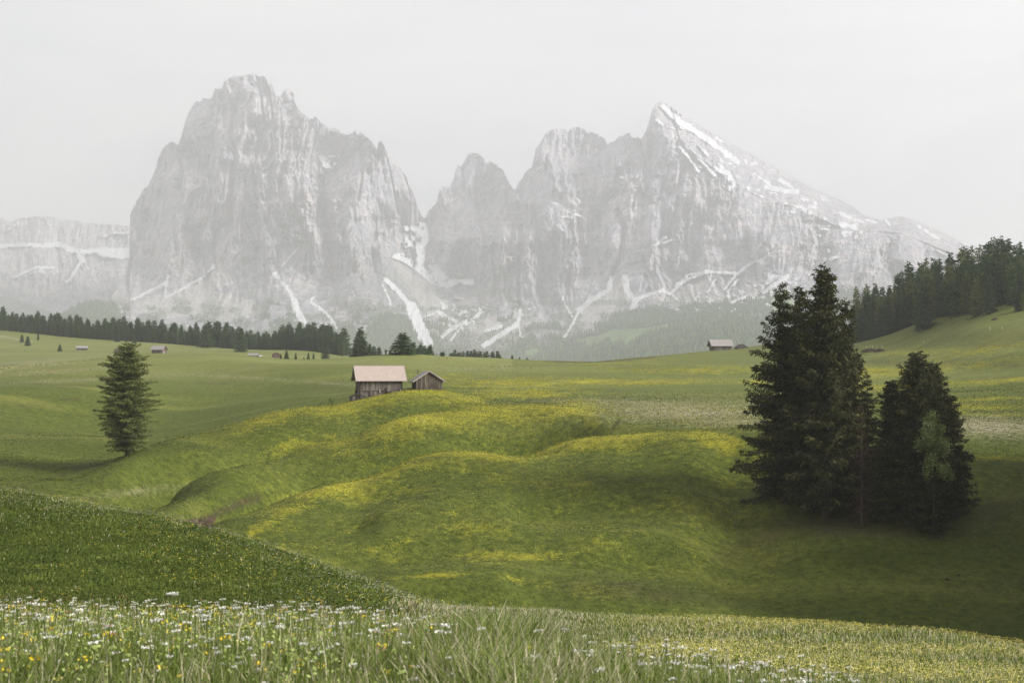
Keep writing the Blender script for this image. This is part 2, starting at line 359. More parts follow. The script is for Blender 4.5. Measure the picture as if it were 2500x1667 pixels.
cols = {
 0: [(1260,80),(1265,105),(1222,140),(1195,152),(1150,190),(1110,215),(1040,250),(960,300),(905,360),(900,520),(893,650),(850,800),(806,1000),(800,1250),(880,1800)],
 200: [(1290,80),(1290,105),(1240,132),(1205,150),(1165,178),(1125,208),(1060,245),(975,300),(905,360),(885,520),(880,650),(852,800),(826,950),(815,1200),(890,1800)],
 425: [(1345,72),(1350,90),(1310,112),(1285,128),(1262,136),(1222,150),(1180,166),(1130,186),(1066,262),(1040,278),(975,315),(915,370),(870,520),(868,650),(858,800),(840,920),(830,1150),(900,1800)],
 585: [(1390,66),(1380,85),(1310,105),(1262,124),(1225,136),(1180,150),(1120,190),(1070,206),(1042,240),(1030,262),(985,300),(925,350),(880,400),(872,520),(874,650),(866,780),(852,880),(850,1100),(910,1800)],
 664: [(1350,90),(1300,104),(1262,118),(1190,150),(1130,168),(1065,195),(1030,245),(1005,270),(960,310),(905,365),(885,520),(882,650),(870,760),(855,860),(862,1100),(910,1800)],
 744: [(1440,70),(1400,80),(1330,96),(1270,112),(1238,128),(1160,160),(1110,175),(1040,210),(1012,248),(990,270),(955,300),(915,350),(890,400),(890,520),(888,650),(872,760),(855,850),(870,1100),(920,1800)],
 850: [(1460,72),(1400,82),(1320,98),(1250,118),(1205,136),(1140,160),(1090,176),(1030,212),(982,242),(975,262),(945,300),(905,355),(884,400),(888,520),(890,650),(885,760),(870,840),(880,1100),(930,1800)],
 935: [(1470,70),(1414,81),(1370,92),(1290,108),(1220,130),(1120,170),(1075,185),(995,222),(962,246),(965,262),(935,305),(900,355),(880,395),(882,520),(900,700),(930,1100),(960,2000)],
 1052: [(1470,66),(1445,72),(1404,82),(1370,92),(1330,100),(1260,118),(1200,134),(1150,148),(1095,172),(1045,190),(1028,208),(990,224),(958,250),(960,270),(938,310),(905,365),(882,400),(880,520),(905,700),(940,1100),(960,2000)],
 1169: [(1530,48),(1485,62),(1450,72),(1402,84),(1370,94),(1290,111),(1220,130),(1160,146),(1075,180),(1035,192),(1003,218),(978,240),(962,265),(945,302),(925,345),(895,395),(885,520),(910,700),(940,1100),(960,2000)],
 1338: [(1590,42),(1580,52),(1515,64),(1430,80),(1355,95),(1270,114),(1190,135),(1130,152),(1076,177),(1045,186),(1008,213),(985,232),(965,260),(942,302),(920,345),(900,400),(892,540),(915,700),(945,1100),(965,2000)],
 1490: [(1590,50),(1530,62),(1450,76),(1370,92),(1290,109),(1210,128),(1130,148),(1055,176),(1036,187),(1015,203),(985,233),(962,262),(938,304),(918,348),(898,400),(888,560),(920,800),(950,1200),(965,2000)],
 1612: [(1620,42),(1600,50),(1535,62),(1450,76),(1370,90),(1290,106),(1220,122),(1150,138),(1090,153),(1046,177),(1012,205),(978,240),(950,283),(925,330),(900,390),(882,450),(872,600),(920,850),(960,2000)],
 1780: [(1600,52),(1530,64),(1450,78),(1375,93),(1300,109),(1245,122),(1180,135),(1112,146),(1062,165),(1030,188),(985,235),(945,290),(912,365),(880,440),(862,500),(855,640),(920,900),(960,2000)],
 2000: [(1630,38),(1630,46),(1575,56),(1500,68),(1430,80),(1350,94),(1295,105),(1262,113),(1205,124),(1120,138),(1080,150),(1040,178),(1000,212),(960,255),(920,325),(890,400),(868,460),(840,640),(900,900),(960,2000)],
 2250: [(1640,34),(1640,44),(1590,54),(1520,65),(1440,78),(1360,91),(1310,101),(1270,109),(1190,122),(1112,136),(1070,155),(1020,190),(970,240),(925,310),(890,370),(850,420),(815,450),(760,560),(770,750),(900,1200),(960,2500)],
 2400: [(1650,33),(1650,42),(1590,52),(1530,61),(1450,73),(1380,85),(1290,99),(1205,114),(1140,125),(1120,132),(1080,155),(1020,190),(960,245),(910,300),(860,350),(810,395),(735,500),(740,700),(880,1200),(960,2500)],
 2500: [(1670,31),(1670,40),(1600,51),(1540,60),(1460,72),(1390,84),(1300,98),(1215,113),(1145,124),(1124,130),(1080,152),(1020,186),(960,238),(905,290),(850,340),(800,385),(720,490),(720,650),(850,1200),(960,2500)],
 # near ground
 -1: [],
}
for k in list(cols):
    if 300 < k < 1830:
        back = 236 if k < 1190 else 208 if k < 1470 else 172
        cols[k] = [(a, b) for a, b in cols[k] if b > back or b < (66 if k > 500 else 100)]
    if k >= 1780: cols[k] = [(a, b) for a, b in cols[k] if b > 151 or b < 48]
real = {1780: [(1075,174),(1105,171.5),(1160,167),(1230,161),(1300,154),(1375,146),(1450,137),(1530,126)],
 1890: [(1080,173),(1112,170),(1180,164),(1240,158),(1300,152),(1375,145),(1450,137),(1540,125)],
 2000: [(1085,172),(1118,168),(1195,161),(1262,155),(1295,151),(1350,145),(1430,138),(1500,131),(1560,124)],
 2120: [(1092,171),(1124,167),(1190,161),(1268,153),(1300,150),(1355,145),(1435,137),(1510,129),(1575,122)],
 2250: [(1100,170),(1130,166),(1190,160),(1270,152),(1310,149),(1360,144),(1440,136),(1520,128),(1590,120)],
 2400: [(1118,168),(1140,165),(1205,159),(1290,151),(1380,142),(1450,135),(1530,127),(1590,119)],
 2500: [(1124,167),(1150,164),(1215,158),(1300,150),(1390,141),(1460,134),(1540,126),(1600,118)]}
for k, v in real.items(): L.extend((k, a, b) for a, b in v)
cols[425] += [(1218, 155), (1205, 168)]
for k, v in cols.items():
    L += [(k, a, W(b)) for a, b in v]
near = {0: [(1655,8),(1590,12),(1550,16),(1640,24),(1560,28),(1475,35),(1340,48)],
        425: [(1658,8),(1592,12),(1552,16),(1640,24),(1560,28),(1478,35),(1370,45)],
        744: [(1660,8),(1595,12),(1556,16),(1640,24),(1570,28),(1485,35),(1430,41)],
        1000: [(1665,8),(1600,12),(1575,16),(1635,24),(1560,29)],
        1200: [(1680,8),(1628,12),(1606,16),(1610,21),(1560,27)],
        1450: [(1712,8),(1668,12),(1640,16),(1600,21),(1555,27)],
        1750: [(1750,8),(1705,12),(1665,16),(1605,22),(1555,27)],
        2100: [(1790,8),(1730,12),(1680,16),(1620,21),(1580,24)],
        2500: [(1850,8),(1780,12),(1720,16),(1650,20)]}
for k, v in near.items():
    L += [(k, a, b) for a, b in v]
L = np.array(L, float)
cu, ce = ray(L[:, 0], L[:, 1]); cY = L[:, 2]
cz = ce * cY
# around and behind the tripod
ex = []
for u_ in (-0.5, -0.2, 0.0, 0.2, 0.5):
    for Y_ in (1.2, 2.5, 4.5):
        ex.append((u_, Y_, -1.62 - 0.012 * Y_ - max(0, u_) * 0.45 * Y_ * 0.3))
for u_ in (-0.40, 0.40):
    pass
ex = np.array(ex)
cu = np.r_[cu, ex[:, 0]]; cY = np.r_[cY, ex[:, 1]]; cz = np.r_[cz, ex[:, 2]]
lw = lambda Y: np.log(Y)
cv = cz / (cY + 12.0)
X = np.c_[cu * 1.0, lw(cY)]
def tps_fit(X, v, lam):
    n = len(X)
    d2 = ((X[:, None, :] - X[None, :, :]) ** 2).sum(-1)
    K = 0.5 * d2 * np.log(d2 + 1e-12) + lam * np.eye(n)
    Pm = np.c_[np.ones(n), X]
    A = np.zeros((n + 3, n + 3)); A[:n, :n] = K; A[:n, n:] = Pm; A[n:, :n] = Pm.T
    return np.linalg.solve(A, np.r_[v, np.zeros(3)])
def tps_eval(X, w, Q):
    n = len(X); out = np.empty(len(Q))
    for i in range(0, len(Q), 20000):
        q = Q[i:i + 20000]
        d2 = (q[:, 0:1] - X[None, :, 0]) ** 2 + (q[:, 1:2] - X[None, :, 1]) ** 2
        out[i:i + 20000] = (0.5 * d2 * np.log(d2 + 1e-12)) @ w[:n] + w[n] + q @ w[n + 1:]
    return out
Wt = tps_fit(X, cv, 3e-5)
# coarse evaluation grid, then bicubic-like lookup
GU = np.linspace(-0.44, 0.44, 320); GV = np.unique(np.r_[np.linspace(0, math.log(90), 200), np.linspace(math.log(90), math.log(330), 330), np.linspace(math.log(330), math.log(2600), 120)])
gu, gv = np.meshgrid(GU, GV)
G = tps_eval(X, Wt, np.c_[gu.ravel(), gv.ravel()]).reshape(gu.shape)
def ground_q(u, lv):
    fu = np.clip((u - GU[0]) / (GU[1] - GU[0]), 0, len(GU) - 1.001); fv = np.clip(np.interp(lv, GV, np.arange(len(GV))), 0, len(GV) - 1.001)
    iu = fu.astype(int); iv = fv.astype(int); a = fu - iu; b = fv - iv
    return (G[iv, iu] * (1 - a) + G[iv, iu + 1] * a) * (1 - b) + (G[iv + 1, iu] * (1 - a) + G[iv + 1, iu + 1] * a) * b
# polyline helper
def line_y(pl, px):
    p = np.array(pl); return np.interp(px, p[:, 0], p[:, 1])
def seg_dist(px, py, pts):
    """distance from points to polyline"""
    best = np.full(px.shape, 1e9)
    for (x0, y0), (x1, y1) in zip(pts[:-1], pts[1:]):
        dx, dy = x1 - x0, y1 - y0; l2 = dx * dx + dy * dy + 1e-9
        t = np.clip(((px - x0) * dx + (py - y0) * dy) / l2, 0, 1)
        best = np.minimum(best, np.hypot(px - x0 - t * dx, py - y0 - t * dy))
    return best
def inside(px, py, poly):
    c = np.zeros(px.shape, bool); n = len(poly)
    for i in range(n):
        x0, y0 = poly[i]; x1, y1 = poly[(i + 1) % n]
        cond = ((y0 > py) != (y1 > py)) & (px < (x1 - x0) * (py - y0) / ((y1 - y0) + 1e-12) + x0)
        c ^= cond
    return c
def blob(px, py, cx, cy, rx, ry, rot=0):
    a = math.radians(rot); dx = px - cx; dy = py - cy
    X_ = dx * math.cos(a) + dy * math.sin(a); Y_ = -dx * math.sin(a) + dy * math.cos(a)
    return np.exp(-((X_ / rx) ** 2 + (Y_ / ry) ** 2))

FEATW = []
def feat(x, Y):
    s_ = np.zeros(np.shape(x))
    for pts, amp_, w_ in FEATW:
        xs_ = [p[0] for p in pts]; ys_ = [p[1] for p in pts]; m_ = 2.6 * w_
        r = (x > min(xs_) - m_) & (x < max(xs_) + m_) & (Y > min(ys_) - m_) & (Y < max(ys_) + m_)
        if r.any(): s_[r] += amp_ * np.exp(-(seg_dist(x[r], Y[r], pts) / w_) ** 2)
    return s_
def height(u, Y):
    u = np.asarray(u, float); Y = np.asarray(Y, float)
    z = ground_q(np.clip(u, -0.44, 0.44), np.log(np.maximum(Y, 1.0))) * (Y + 12.0)
    t = smooth(1500, 2500, Y)
    z = z * (1 - t) + t * -60.0
    x = u * Y
    amp = smooth(25, 90, Y) * (1 - smooth(900, 1500, Y))
    amp = amp * (1 - 0.6 * smooth(240, 420, Y))
    z = z + amp * ((fbm(x / 14, Y / 14, 3, 3) - 0.5) * 0.4 + (fbm(x / 45, Y / 45, 5, 3) - 0.5) * 0.6)
    z = z + feat(x, Y)
    z = z + (fbm(x / 3.0, Y / 3.0, 8, 3) - 0.5) * 0.14 * smooth(3, 8, Y) * (1 - smooth(200, 400, Y))
    return z
def gz(px, Y, py=900):
    u = float(ray(px, py)[0]); return u * Y, float(height(np.array([u]), np.array([Y]))[0])

def on_ground(px, Y):
    x, z = gz(px, Y); return Vector((x, Y, z))

def yfor(px, py, lo_=300, hi=1300):
    """depth at which the visible ground shows at this photo row"""
    Ys = np.exp(np.linspace(math.log(hi), math.log(lo_), 400)); u = float(ray(px, py)[0])
    z = height(np.full(400, u), Ys); yy_ = pix(u, z / Ys)[1]
    k = np.argmin(np.abs(yy_ - py)); return float(Ys[k])
_F = [([(1120,1138),(1220,1136),(1330,1122)],-1.0,6),([(1440,1092),(1560,1088),(1650,1088)],-.9,5),([(1100,1190),(1250,1182),(1420,1160)],.9,7),([(1100,1245),(1250,1235),(1400,1215)],-.3,7),
 ([(950,1290),(1150,1290),(1320,1260),(1450,1240)],.7,7),([(640,1290),(691,1257),(744,1235),(797,1217),(850,1206)],.9,4.5),([(640,1262),(700,1230),(780,1205)],-.5,3.5),
 ([(900,1428),(960,1410),(1050,1402),(1160,1404)],.3,5),([(900,1462),(1050,1448),(1250,1448)],-.3,6),([(1505,1338),(1569,1322),(1728,1304),(1781,1277),(1870,1225)],1.1,5),([(1560,1368),(1680,1352),(1790,1322)],-1.1,7),
 ([(640,1205),(760,1180),(900,1140)],-1.5,8),([(900,1080),(1060,1060),(1180,1050)],.8,7),([(1220,1062),(1400,1040)],-.9,6),([(900,1012),(980,998),(1050,990)],-1.1,6),([(440,1082),(500,1070),(560,1072)],-1.2,6),
 ([(620,1115),(720,1090),(820,1070)],-1.5,7),([(330,1150),(400,1125),(480,1112)],.8,5),([(540,1145),(600,1105)],.8,5),([(0,1040),(200,1035),(380,1010)],-1.6,14),([(450,975),(650,950),(840,940)],-1.8,13),([(300,905),(550,895),(800,905)],1.3,13),([(30,960),(200,960)],1.0,12),
 ([(1300,1395),(1420,1400),(1500,1420)],.8,7),([(1250,1330),(1400,1320)],.7,7),([(1180,1350),(1300,1365)],-.3,6),([(1700,1190),(1600,1250),(1450,1290)],-.3,9),([(1700,1130),(1560,1160)],.6,7)]
_tmp = [([(float(ray(x, y)[0]) * yfor(x, y, 116, 400), yfor(x, y, 116, 400)) for x, y in pts], a, w_) for pts, a, w_ in _F]
_F2 = [([(2110,884),(2300,890),(2500,894)],-1.2,9),([(2000,905),(2200,900),(2500,870)],.9,10),([(1260,908),(1500,898),(1750,908)],1.3,11),([(1250,945),(1500,930)],-1.0,9),([(1300,890),(1600,880)],-.9,12),([(2050,930),(2300,925),(2500,915)],-.9,9),([(2100,970),(2500,960)],.7,7),([(2050,855),(2120,868),(2180,872)],1.0,8),([(2250,830),(2400,815),(2500,805)],.9,9),([(2250,850),(2400,840),(2500,828)],-1.0,8)]
_tmp += [([(float(ray(x, y)[0]) * yfor(x, y, 180, 600), yfor(x, y, 180, 600)) for x, y in pts], a, w_) for pts, a, w_ in _F2]
FEATW.extend(_tmp)
# ------------------------------------------------------------------ ground mesh
uu = np.unique(np.r_[np.linspace(-1.5, -0.44, 30), np.linspace(-0.44, 0.44, 640), np.linspace(0.44, 1.5, 30)])
yy = np.unique(np.r_[np.exp(np.linspace(math.log(1.2), math.log(60), 150)), np.exp(np.linspace(math.log(60), math.log(600), 430)), np.exp(np.linspace(math.log(600), math.log(2500), 110)), np.linspace(2500, 12800, 22)])
mu, my = np.meshgrid(uu, yy)
mz = height(mu, my)
mx_ = mu * my
ppx, ppy = pix(mu, mz / my)
myr = my; my = np.where(mu * 0 + my < 45, my, Winv(my)); my = np.where((ppx < 1100) & (myr < 66), myr, my)
sm = lambda a, b, x: smooth(a, b, x)
yel = np.zeros(mu.shape)
def crest_glow(pl, w, amp, dmin, dmax):  # buttercup yellow, spread wide so colour also gives sunlit crests against darker hollows
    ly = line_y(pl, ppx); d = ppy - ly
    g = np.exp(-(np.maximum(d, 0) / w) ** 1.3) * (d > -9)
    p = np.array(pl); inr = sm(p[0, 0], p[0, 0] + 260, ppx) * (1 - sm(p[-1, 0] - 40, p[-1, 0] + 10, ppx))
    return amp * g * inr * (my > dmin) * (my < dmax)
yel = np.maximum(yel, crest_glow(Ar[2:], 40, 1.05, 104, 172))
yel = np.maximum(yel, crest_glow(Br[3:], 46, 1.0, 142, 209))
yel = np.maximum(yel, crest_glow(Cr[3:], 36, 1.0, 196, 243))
A2 = [(611,1300),(654,1273),(691,1257),(744,1233),(797,1215),(850,1204),(900,1196)]
mid_ = (my > 62) & (my < 600)
yel = np.maximum(yel, 0.7 * np.exp(-(seg_dist(ppx, ppy, A2) / 16) ** 2) * mid_)
for b_ in [(1285,962,150,13,0,.9),(1260,935,180,14,0,.7),(1420,1000,75,26,5,.75),(1330,1005,120,18,0,.6),(1500,932,260,9,0,.75),(1700,905,200,10,0,.55),(1640,1062,130,10,-2,.9),(1780,1080,60,8,0,.9),
           (2420,1118,120,9,2,.9),(2350,995,200,7,0,.9),(2400,975,180,5,-3,.8),(2380,1010,180,5,2,.7),(2150,945,260,8,-3,.8),(2300,900,260,14,-6,.6),(2130,905,120,14,5,.7),(2400,855,200,16,-8,.45),(2440,930,200,9,-5,.6),(2250,860,120,14,-3,.4),(1900,930,120,6,-2,.8),
           (1250,1360,180,14,0,.75),(1180,1290,160,18,5,.5),(1300,1240,200,24,3,.4),(1120,1240,120,18,-10,.5),(1050,1405,120,9,-3,.8),(1250,1412,120,12,8,.6),(1450,1440,90,22,10,.6),(1350,1175,160,20,4,.5),(1150,1150,120,12,3,.5),
           (900,1270,120,24,-25,.4),(800,1320,130,22,-20,.45),(950,1330,120,18,-10,.5),(1000,1200,120,12,-5,.45),(700,1330,60,18,-20,.5),
           (900,985,120,12,-12,.6),(760,1005,120,12,-6,.8),(620,1035,120,12,-12,.5),(470,1105,60,8,-5,.45),(650,1120,60,14,-20,.35),(850,1080,120,16,-10,.45),(1000,1050,120,14,-8,.55),
           (1100,920,120,10,0,.4),(1600,880,160,8,-3,.4),(1750,1180,60,20,0,.2),(190,1265,40,9,5,.8),(300,1305,90,18,15,.55),(500,1390,70,12,20,.5),(100,1380,60,10,0,.3)]:
    yel = np.maximum(yel, b_[5] * blob(ppx, ppy, *b_[:5]) * ((my > 40)))
# the bright bench of buttercups, lower right
bench = sm(17, 21, my) * (1 - sm(34, 38, my)) * sm(1350, 1750, ppx)
bench = bench * (0.55 + 0.45 * np.sin(ppy * 0.09 + ppx * 0.006 + 3 * fbm(ppx / 300, ppy / 50, 4, 2)))
yel = np.maximum(yel, np.clip(bench, 0, 1))
pale = np.zeros(mu.shape)
for b_ in [(1680,1005,230,26,0,1.0),(1560,985,200,10,2,.8),(1780,1030,170,14,0,.8),(1560,1022,90,12,5,.7),(2430,1040,140,26,3,1.0),(2330,1060,80,14,0,.6),(60,890,160,9,-6,.8),(250,925,230,5,-3,.4),(150,905,150,6,-4,.5),(560,920,300,4,3,.45),(800,935,100,3,5,.5),(1200,900,160,6,0,.35),(1150,870,90,6,0,.3)]:
    pale = np.maximum(pale, b_[5] * blob(ppx, ppy, *b_[:5]) * (my > 150))
pale = np.maximum(pale, 0.9 * np.exp(-((ppy - line_y(nearhill, ppx)) / 12.0) ** 2) * (my > 30) * (my < 66) * (ppx < 1100))
pale = np.maximum(pale, 0.85 * sm(22, 26, my) * (1 - sm(37, 40, my)) * sm(1000, 1080, ppx) * (1 - sm(1400, 1700, ppx)))
pale = np.maximum(pale, 0.25 * sm(24, 27, my) * (1 - sm(31, 34, my)) * sm(1400, 1700, ppx))
pale = np.maximum(pale, 0.4 * blob(ppx, ppy, 330, 1200, 120, 8, -6) * (my > 66) * (my < 200))
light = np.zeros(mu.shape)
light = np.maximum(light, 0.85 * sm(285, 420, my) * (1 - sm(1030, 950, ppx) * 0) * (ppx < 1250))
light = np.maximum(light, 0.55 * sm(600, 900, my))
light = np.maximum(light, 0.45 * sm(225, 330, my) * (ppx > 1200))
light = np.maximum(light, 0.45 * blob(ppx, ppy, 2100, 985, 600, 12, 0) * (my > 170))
light = np.maximum(light, 0.4 * blob(ppx, ppy, 1900, 962, 700, 10, 0) * (my > 170))
yel = np.maximum(yel, 0.22 * sm(75, 95, my) * (1 - sm(215, 245, my)) * (ppx < 1900) * sm(400, 700, ppx))
yel = yel * (0.45 + 0.95 * fbm(mx_ / 7, my / 5, 23, 4))
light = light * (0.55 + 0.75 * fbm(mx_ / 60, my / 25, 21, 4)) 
earth = np.zeros(mu.shape)
earth = np.maximum(earth, inside(ppx + 8 * (fbm(ppx / 9, ppy / 9, 6, 2) - .5) * 2, ppy, [(420,1282),(445,1268),(480,1264),(505,1262),(530,1258),(520,1275),(515,1292),(500,1305),(470,1300)]) * ((my > 90) & (my < 160)))
earth = np.maximum(earth, 0.75 * np.exp(-(seg_dist(ppx, ppy, [(500,1268),(560,1240),(600,1222),(630,1215)]) / 9) ** 2) * (my > 90) * (my < 180))
earth = np.maximum(earth, 0.9 * np.exp(-(seg_dist(ppx, ppy, [(1492,1054),(1500,1040),(1512,1027)]) / 3.2) ** 2) * (my > 150) * (my < 230))
for b_ in [(2060,1285,170,26,0,.75),(2230,1290,150,22,0,.7),(1900,1290,80,24,-30,.5),(2330,1265,60,26,-30,.6),(2420,1250,90,30,-20,.4),(1830,1320,80,14,-30,.35),(1600,1450,220,22,5,.35),(1530,1425,60,7,3,.5),(1300,1480,0.1,0.1,0,0),(2170,860,42,5,6,.0),(170,975,30,3,0,.5),(60,990,22,2,0,.6),(1030,1215,10,3,0,.8),(2420,845,90,3,0,.3)]:
    if b_[5] > 0: earth = np.maximum(earth, b_[5] * blob(ppx, ppy, *b_[:5]) * (my > 62))
ln_ = [([(0,1198),(60,1183),(130,1165),(190,1145),(255,1130)], 2.2, .7), ([(0,935),(240,942)], 1.6, .35), ([(480,935),(620,938),(760,945),(850,950)], 1.6, .35), ([(2110,882),(2260,888),(2500,892)], 2.0, .4), ([(1980,948),(2060,946),(2160,940)], 1.6, .35), ([(255,1150),(250,1170),(245,1190)], 2.5, .5), ([(1330,882),(1420,885),(1520,879),(1600,871)], 2.0, .6), ([(0,893),(50,889)], 2.0, .6)]
for pl, w, a in ln_:
    earth = np.maximum(earth, a * np.exp(-(seg_dist(ppx, ppy, pl) / w) ** 2) * (my > 66) * (0.5 + 0.9 * vnoise(ppx / 14, ppy / 14, 9)))
track = np.exp(-(seg_dist(ppx, ppy, [(-40,812),(0,821),(25,824),(48,830),(80,834)]) / 1.3) ** 2) * (my > 600) * 0.9
track = np.maximum(track, 0.6 * np.exp(-(seg_dist(ppx, ppy, [(330,1103),(383,1079),(446,1056)]) / 2.2) ** 2) * (my > 180) * (my < 210))
dots = np.where((my > 40) & (my < 64), 0.9, 0.0) * (ppx < 1100)
dots = np.maximum(dots, 0.9 * blob(ppx, ppy, 2050, 1345, 420, 60, 0) * (my > 62) * (my < 130))
dots = np.maximum(dots, 0.45 * (my > 62) * (my < 240))
def lookup(arr, u, Y):
    fu = np.interp(u, uu, np.arange(len(uu))); fv = np.interp(Y, yy, np.arange(len(yy)))
    return arr[np.round(fv).astype(int), np.round(fu).astype(int)]
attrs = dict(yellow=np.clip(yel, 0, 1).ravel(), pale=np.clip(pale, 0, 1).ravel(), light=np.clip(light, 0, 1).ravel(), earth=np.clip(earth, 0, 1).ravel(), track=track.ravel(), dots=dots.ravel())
R_, C_ = mu.shape
idx = np.arange(R_ * C_).reshape(R_, C_)
Fq = np.stack([idx[:-1, :-1], idx[:-1, 1:], idx[1:, 1:], idx[1:, :-1]], -1).reshape(-1, 4)
V = np.stack([mx_, myr, mz], -1).reshape(-1, 3)
# apron behind the camera so that the ground is one closed sheet around the viewer
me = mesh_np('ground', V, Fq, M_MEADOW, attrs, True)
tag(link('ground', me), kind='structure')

# ------------------------------------------------------------------ mountains
def c2(*p): return [(250 + x / 2.24, 150 + y / 2.24) for x, y in p]
def c3(*p): return [(950 + x / 2.24, 200 + y / 2.24) for x, y in p]
def c4(*p): return [(1650 + x / 2.613, 500 + y / 2.613) for x, y in p]
SKY = [(-90,812),(0,806),(60,800),(110,790),(140,780),(155,768),(172,752),(200,741),(232,735),(268,731),(286,704),(308,668),(315,630),(317,600),(316,560),(317,535),(321,520),(335,489),(357,458),(370,436),(384,404),(386,387),(397,364),(415,349),(429,353),(435,355),(442,337),(451,302),(462,275),(478,253),(500,241),(518,244),(524,221),(542,215),(549,199),(560,191),(571,186),(589,185),(603,187),(616,181),(629,185),(645,188),(654,199),(657,217),(660,201),(667,221),(672,235),(681,239),(685,233),(696,220),(710,219),(718,233),(716,246),(728,266),(741,279),(754,292),(763,294),(770,286),(777,295),(788,306),(804,317),(817,316),(830,320),(844,329),(853,329),(864,326),(867,317),(873,333),(882,326),(893,333),(906,342),(915,360),(920,369),(924,349),(933,346),(940,360),(944,375),(955,387),(964,400),(978,409),(987,427),(1000,449),(1009,471),(1020,503),(1027,527),(1035,533),(1040,530),(1046,517),(1064,499),(1068,486),(1073,468),(1079,452),(1084,459),(1097,459),(1106,445),(1111,423),(1119,401),(1126,410),(1135,396),(1142,379),(1153,372),(1169,379),(1182,390),(1187,401),(1196,394),(1207,401),(1218,410),(1227,414),(1236,432),(1245,450),(1254,463),(1260,463),(1271,443),(1287,417),(1298,410),(1303,387),(1307,365),(1321,347),(1329,329),(1343,321),(1361,314),(1376,315),(1388,327),(1392,318),(1399,309),(1414,311),(1428,317),(1434,327),(1450,327),(1463,332),(1477,341),(1483,354),(1495,347),(1510,338),(1526,332),(1535,326),(1544,334),(1550,338),(1557,333),(1566,343),(1575,323),(1582,305),(1588,285),(1593,267),(1606,253),(1615,250),(1629,254),(1642,265),(1664,280),(1691,296),(1718,314),(1754,332),(1780,350),(1828,374),(1913,420),(1966,452),(2041,484),(2083,505),(2115,529),(2142,535),(2147,540),(2163,536),(2186,529),(2209,530),(2247,544),(2301,567),(2339,588),(2377,600),(2450,628),(2560,668),(2650,700)]
DC = [(-80,905,5600),(-80,815,6000),(60,905,4800),(60,803,5600),(160,905,3600),(200,800,4100),(230,745,4600),(300,735,5200),(300,680,5900),(330,600,6200),(330,500,6500),
 (400,905,3800),(400,800,4600),(400,740,5300),(400,650,5850),(420,500,6150),(430,365,6500),(500,560,5950),(500,400,6250),(510,250,6600),
 (600,905,3900),(600,800,4600),(600,720,5300),(600,600,5750),(600,450,6000),(600,300,6200),(600,190,6450),(700,240,6450),
 (700,905,3900),(700,800,4500),(700,700,5250),(700,560,5700),(700,400,6050),(740,300,6350),
 (800,905,3900),(800,820,4500),(800,740,5100),(800,650,5550),(800,520,5850),(795,430,6150),(795,390,6500),(810,330,6750),
 (870,905,3900),(870,760,4800),(870,650,5350),(865,560,5650),(860,450,5900),(865,330,6200),
 (950,905,3900),(950,820,4450),(940,740,4950),(950,640,5700),(960,560,6000),(960,480,6150),(935,355,6350),(1010,490,6450),
 (1020,905,4000),(1050,850,4500),(1080,780,5200),(1060,700,5900),(1020,640,6150),(1015,570,6500),(1032,533,6800),(1000,590,6200),
 (1080,600,6350),(1080,470,6800),(1130,560,6300),(1120,650,6000),(1160,500,6600),(1150,385,7100),(1195,400,6700),(1190,560,6000),(1220,450,6600),
 (1150,880,3900),(1200,820,4700),(1150,740,5500),(1220,650,5650),(1255,560,5950),(1256,465,6600),
 (1300,885,3600),(1320,840,4300),(1320,760,5200),(1320,650,5500),(1300,560,5700),(1340,470,6150),(1310,400,6500),(1380,400,6500),(1400,315,7000),(1470,400,6500),(1480,360,6800),
 (1420,600,5600),(1420,700,5400),(1440,500,5900),
 (1500,885,3000),(1480,810,4000),(1430,760,5000),(1480,700,5350),(1500,600,5600),(1530,500,5750),(1500,400,5950),(1530,335,6400),(1570,350,6500),
 (1620,885,2700),(1620,790,3800),(1650,730,4700),(1650,660,5350),(1620,550,5600),(1600,440,5800),(1600,330,6000),(1612,256,6500),(1660,400,5900),(1700,480,5750),
 (1800,860,2700),(1800,780,3500),(1800,710,4600),(1800,650,5200),(1800,560,5500),(1780,450,6000),(1690,300,6700),(1780,355,6900),(1880,480,6100),(1900,416,6900),
 (2000,860,3000),(2000,740,4200),(2000,650,5000),(2000,560,5500),(1990,500,6100),(2020,478,6700),(2100,600,5300),(2100,530,6200),
 (2250,860,3300),(2200,720,4400),(2200,620,5100),(2200,560,5700),(2190,532,6300),(2350,680,4700),(2340,595,6000),(2450,660,5100),(2460,632,5600),(2560,860,3300),(2640,800,4200),(2640,705,5200)]
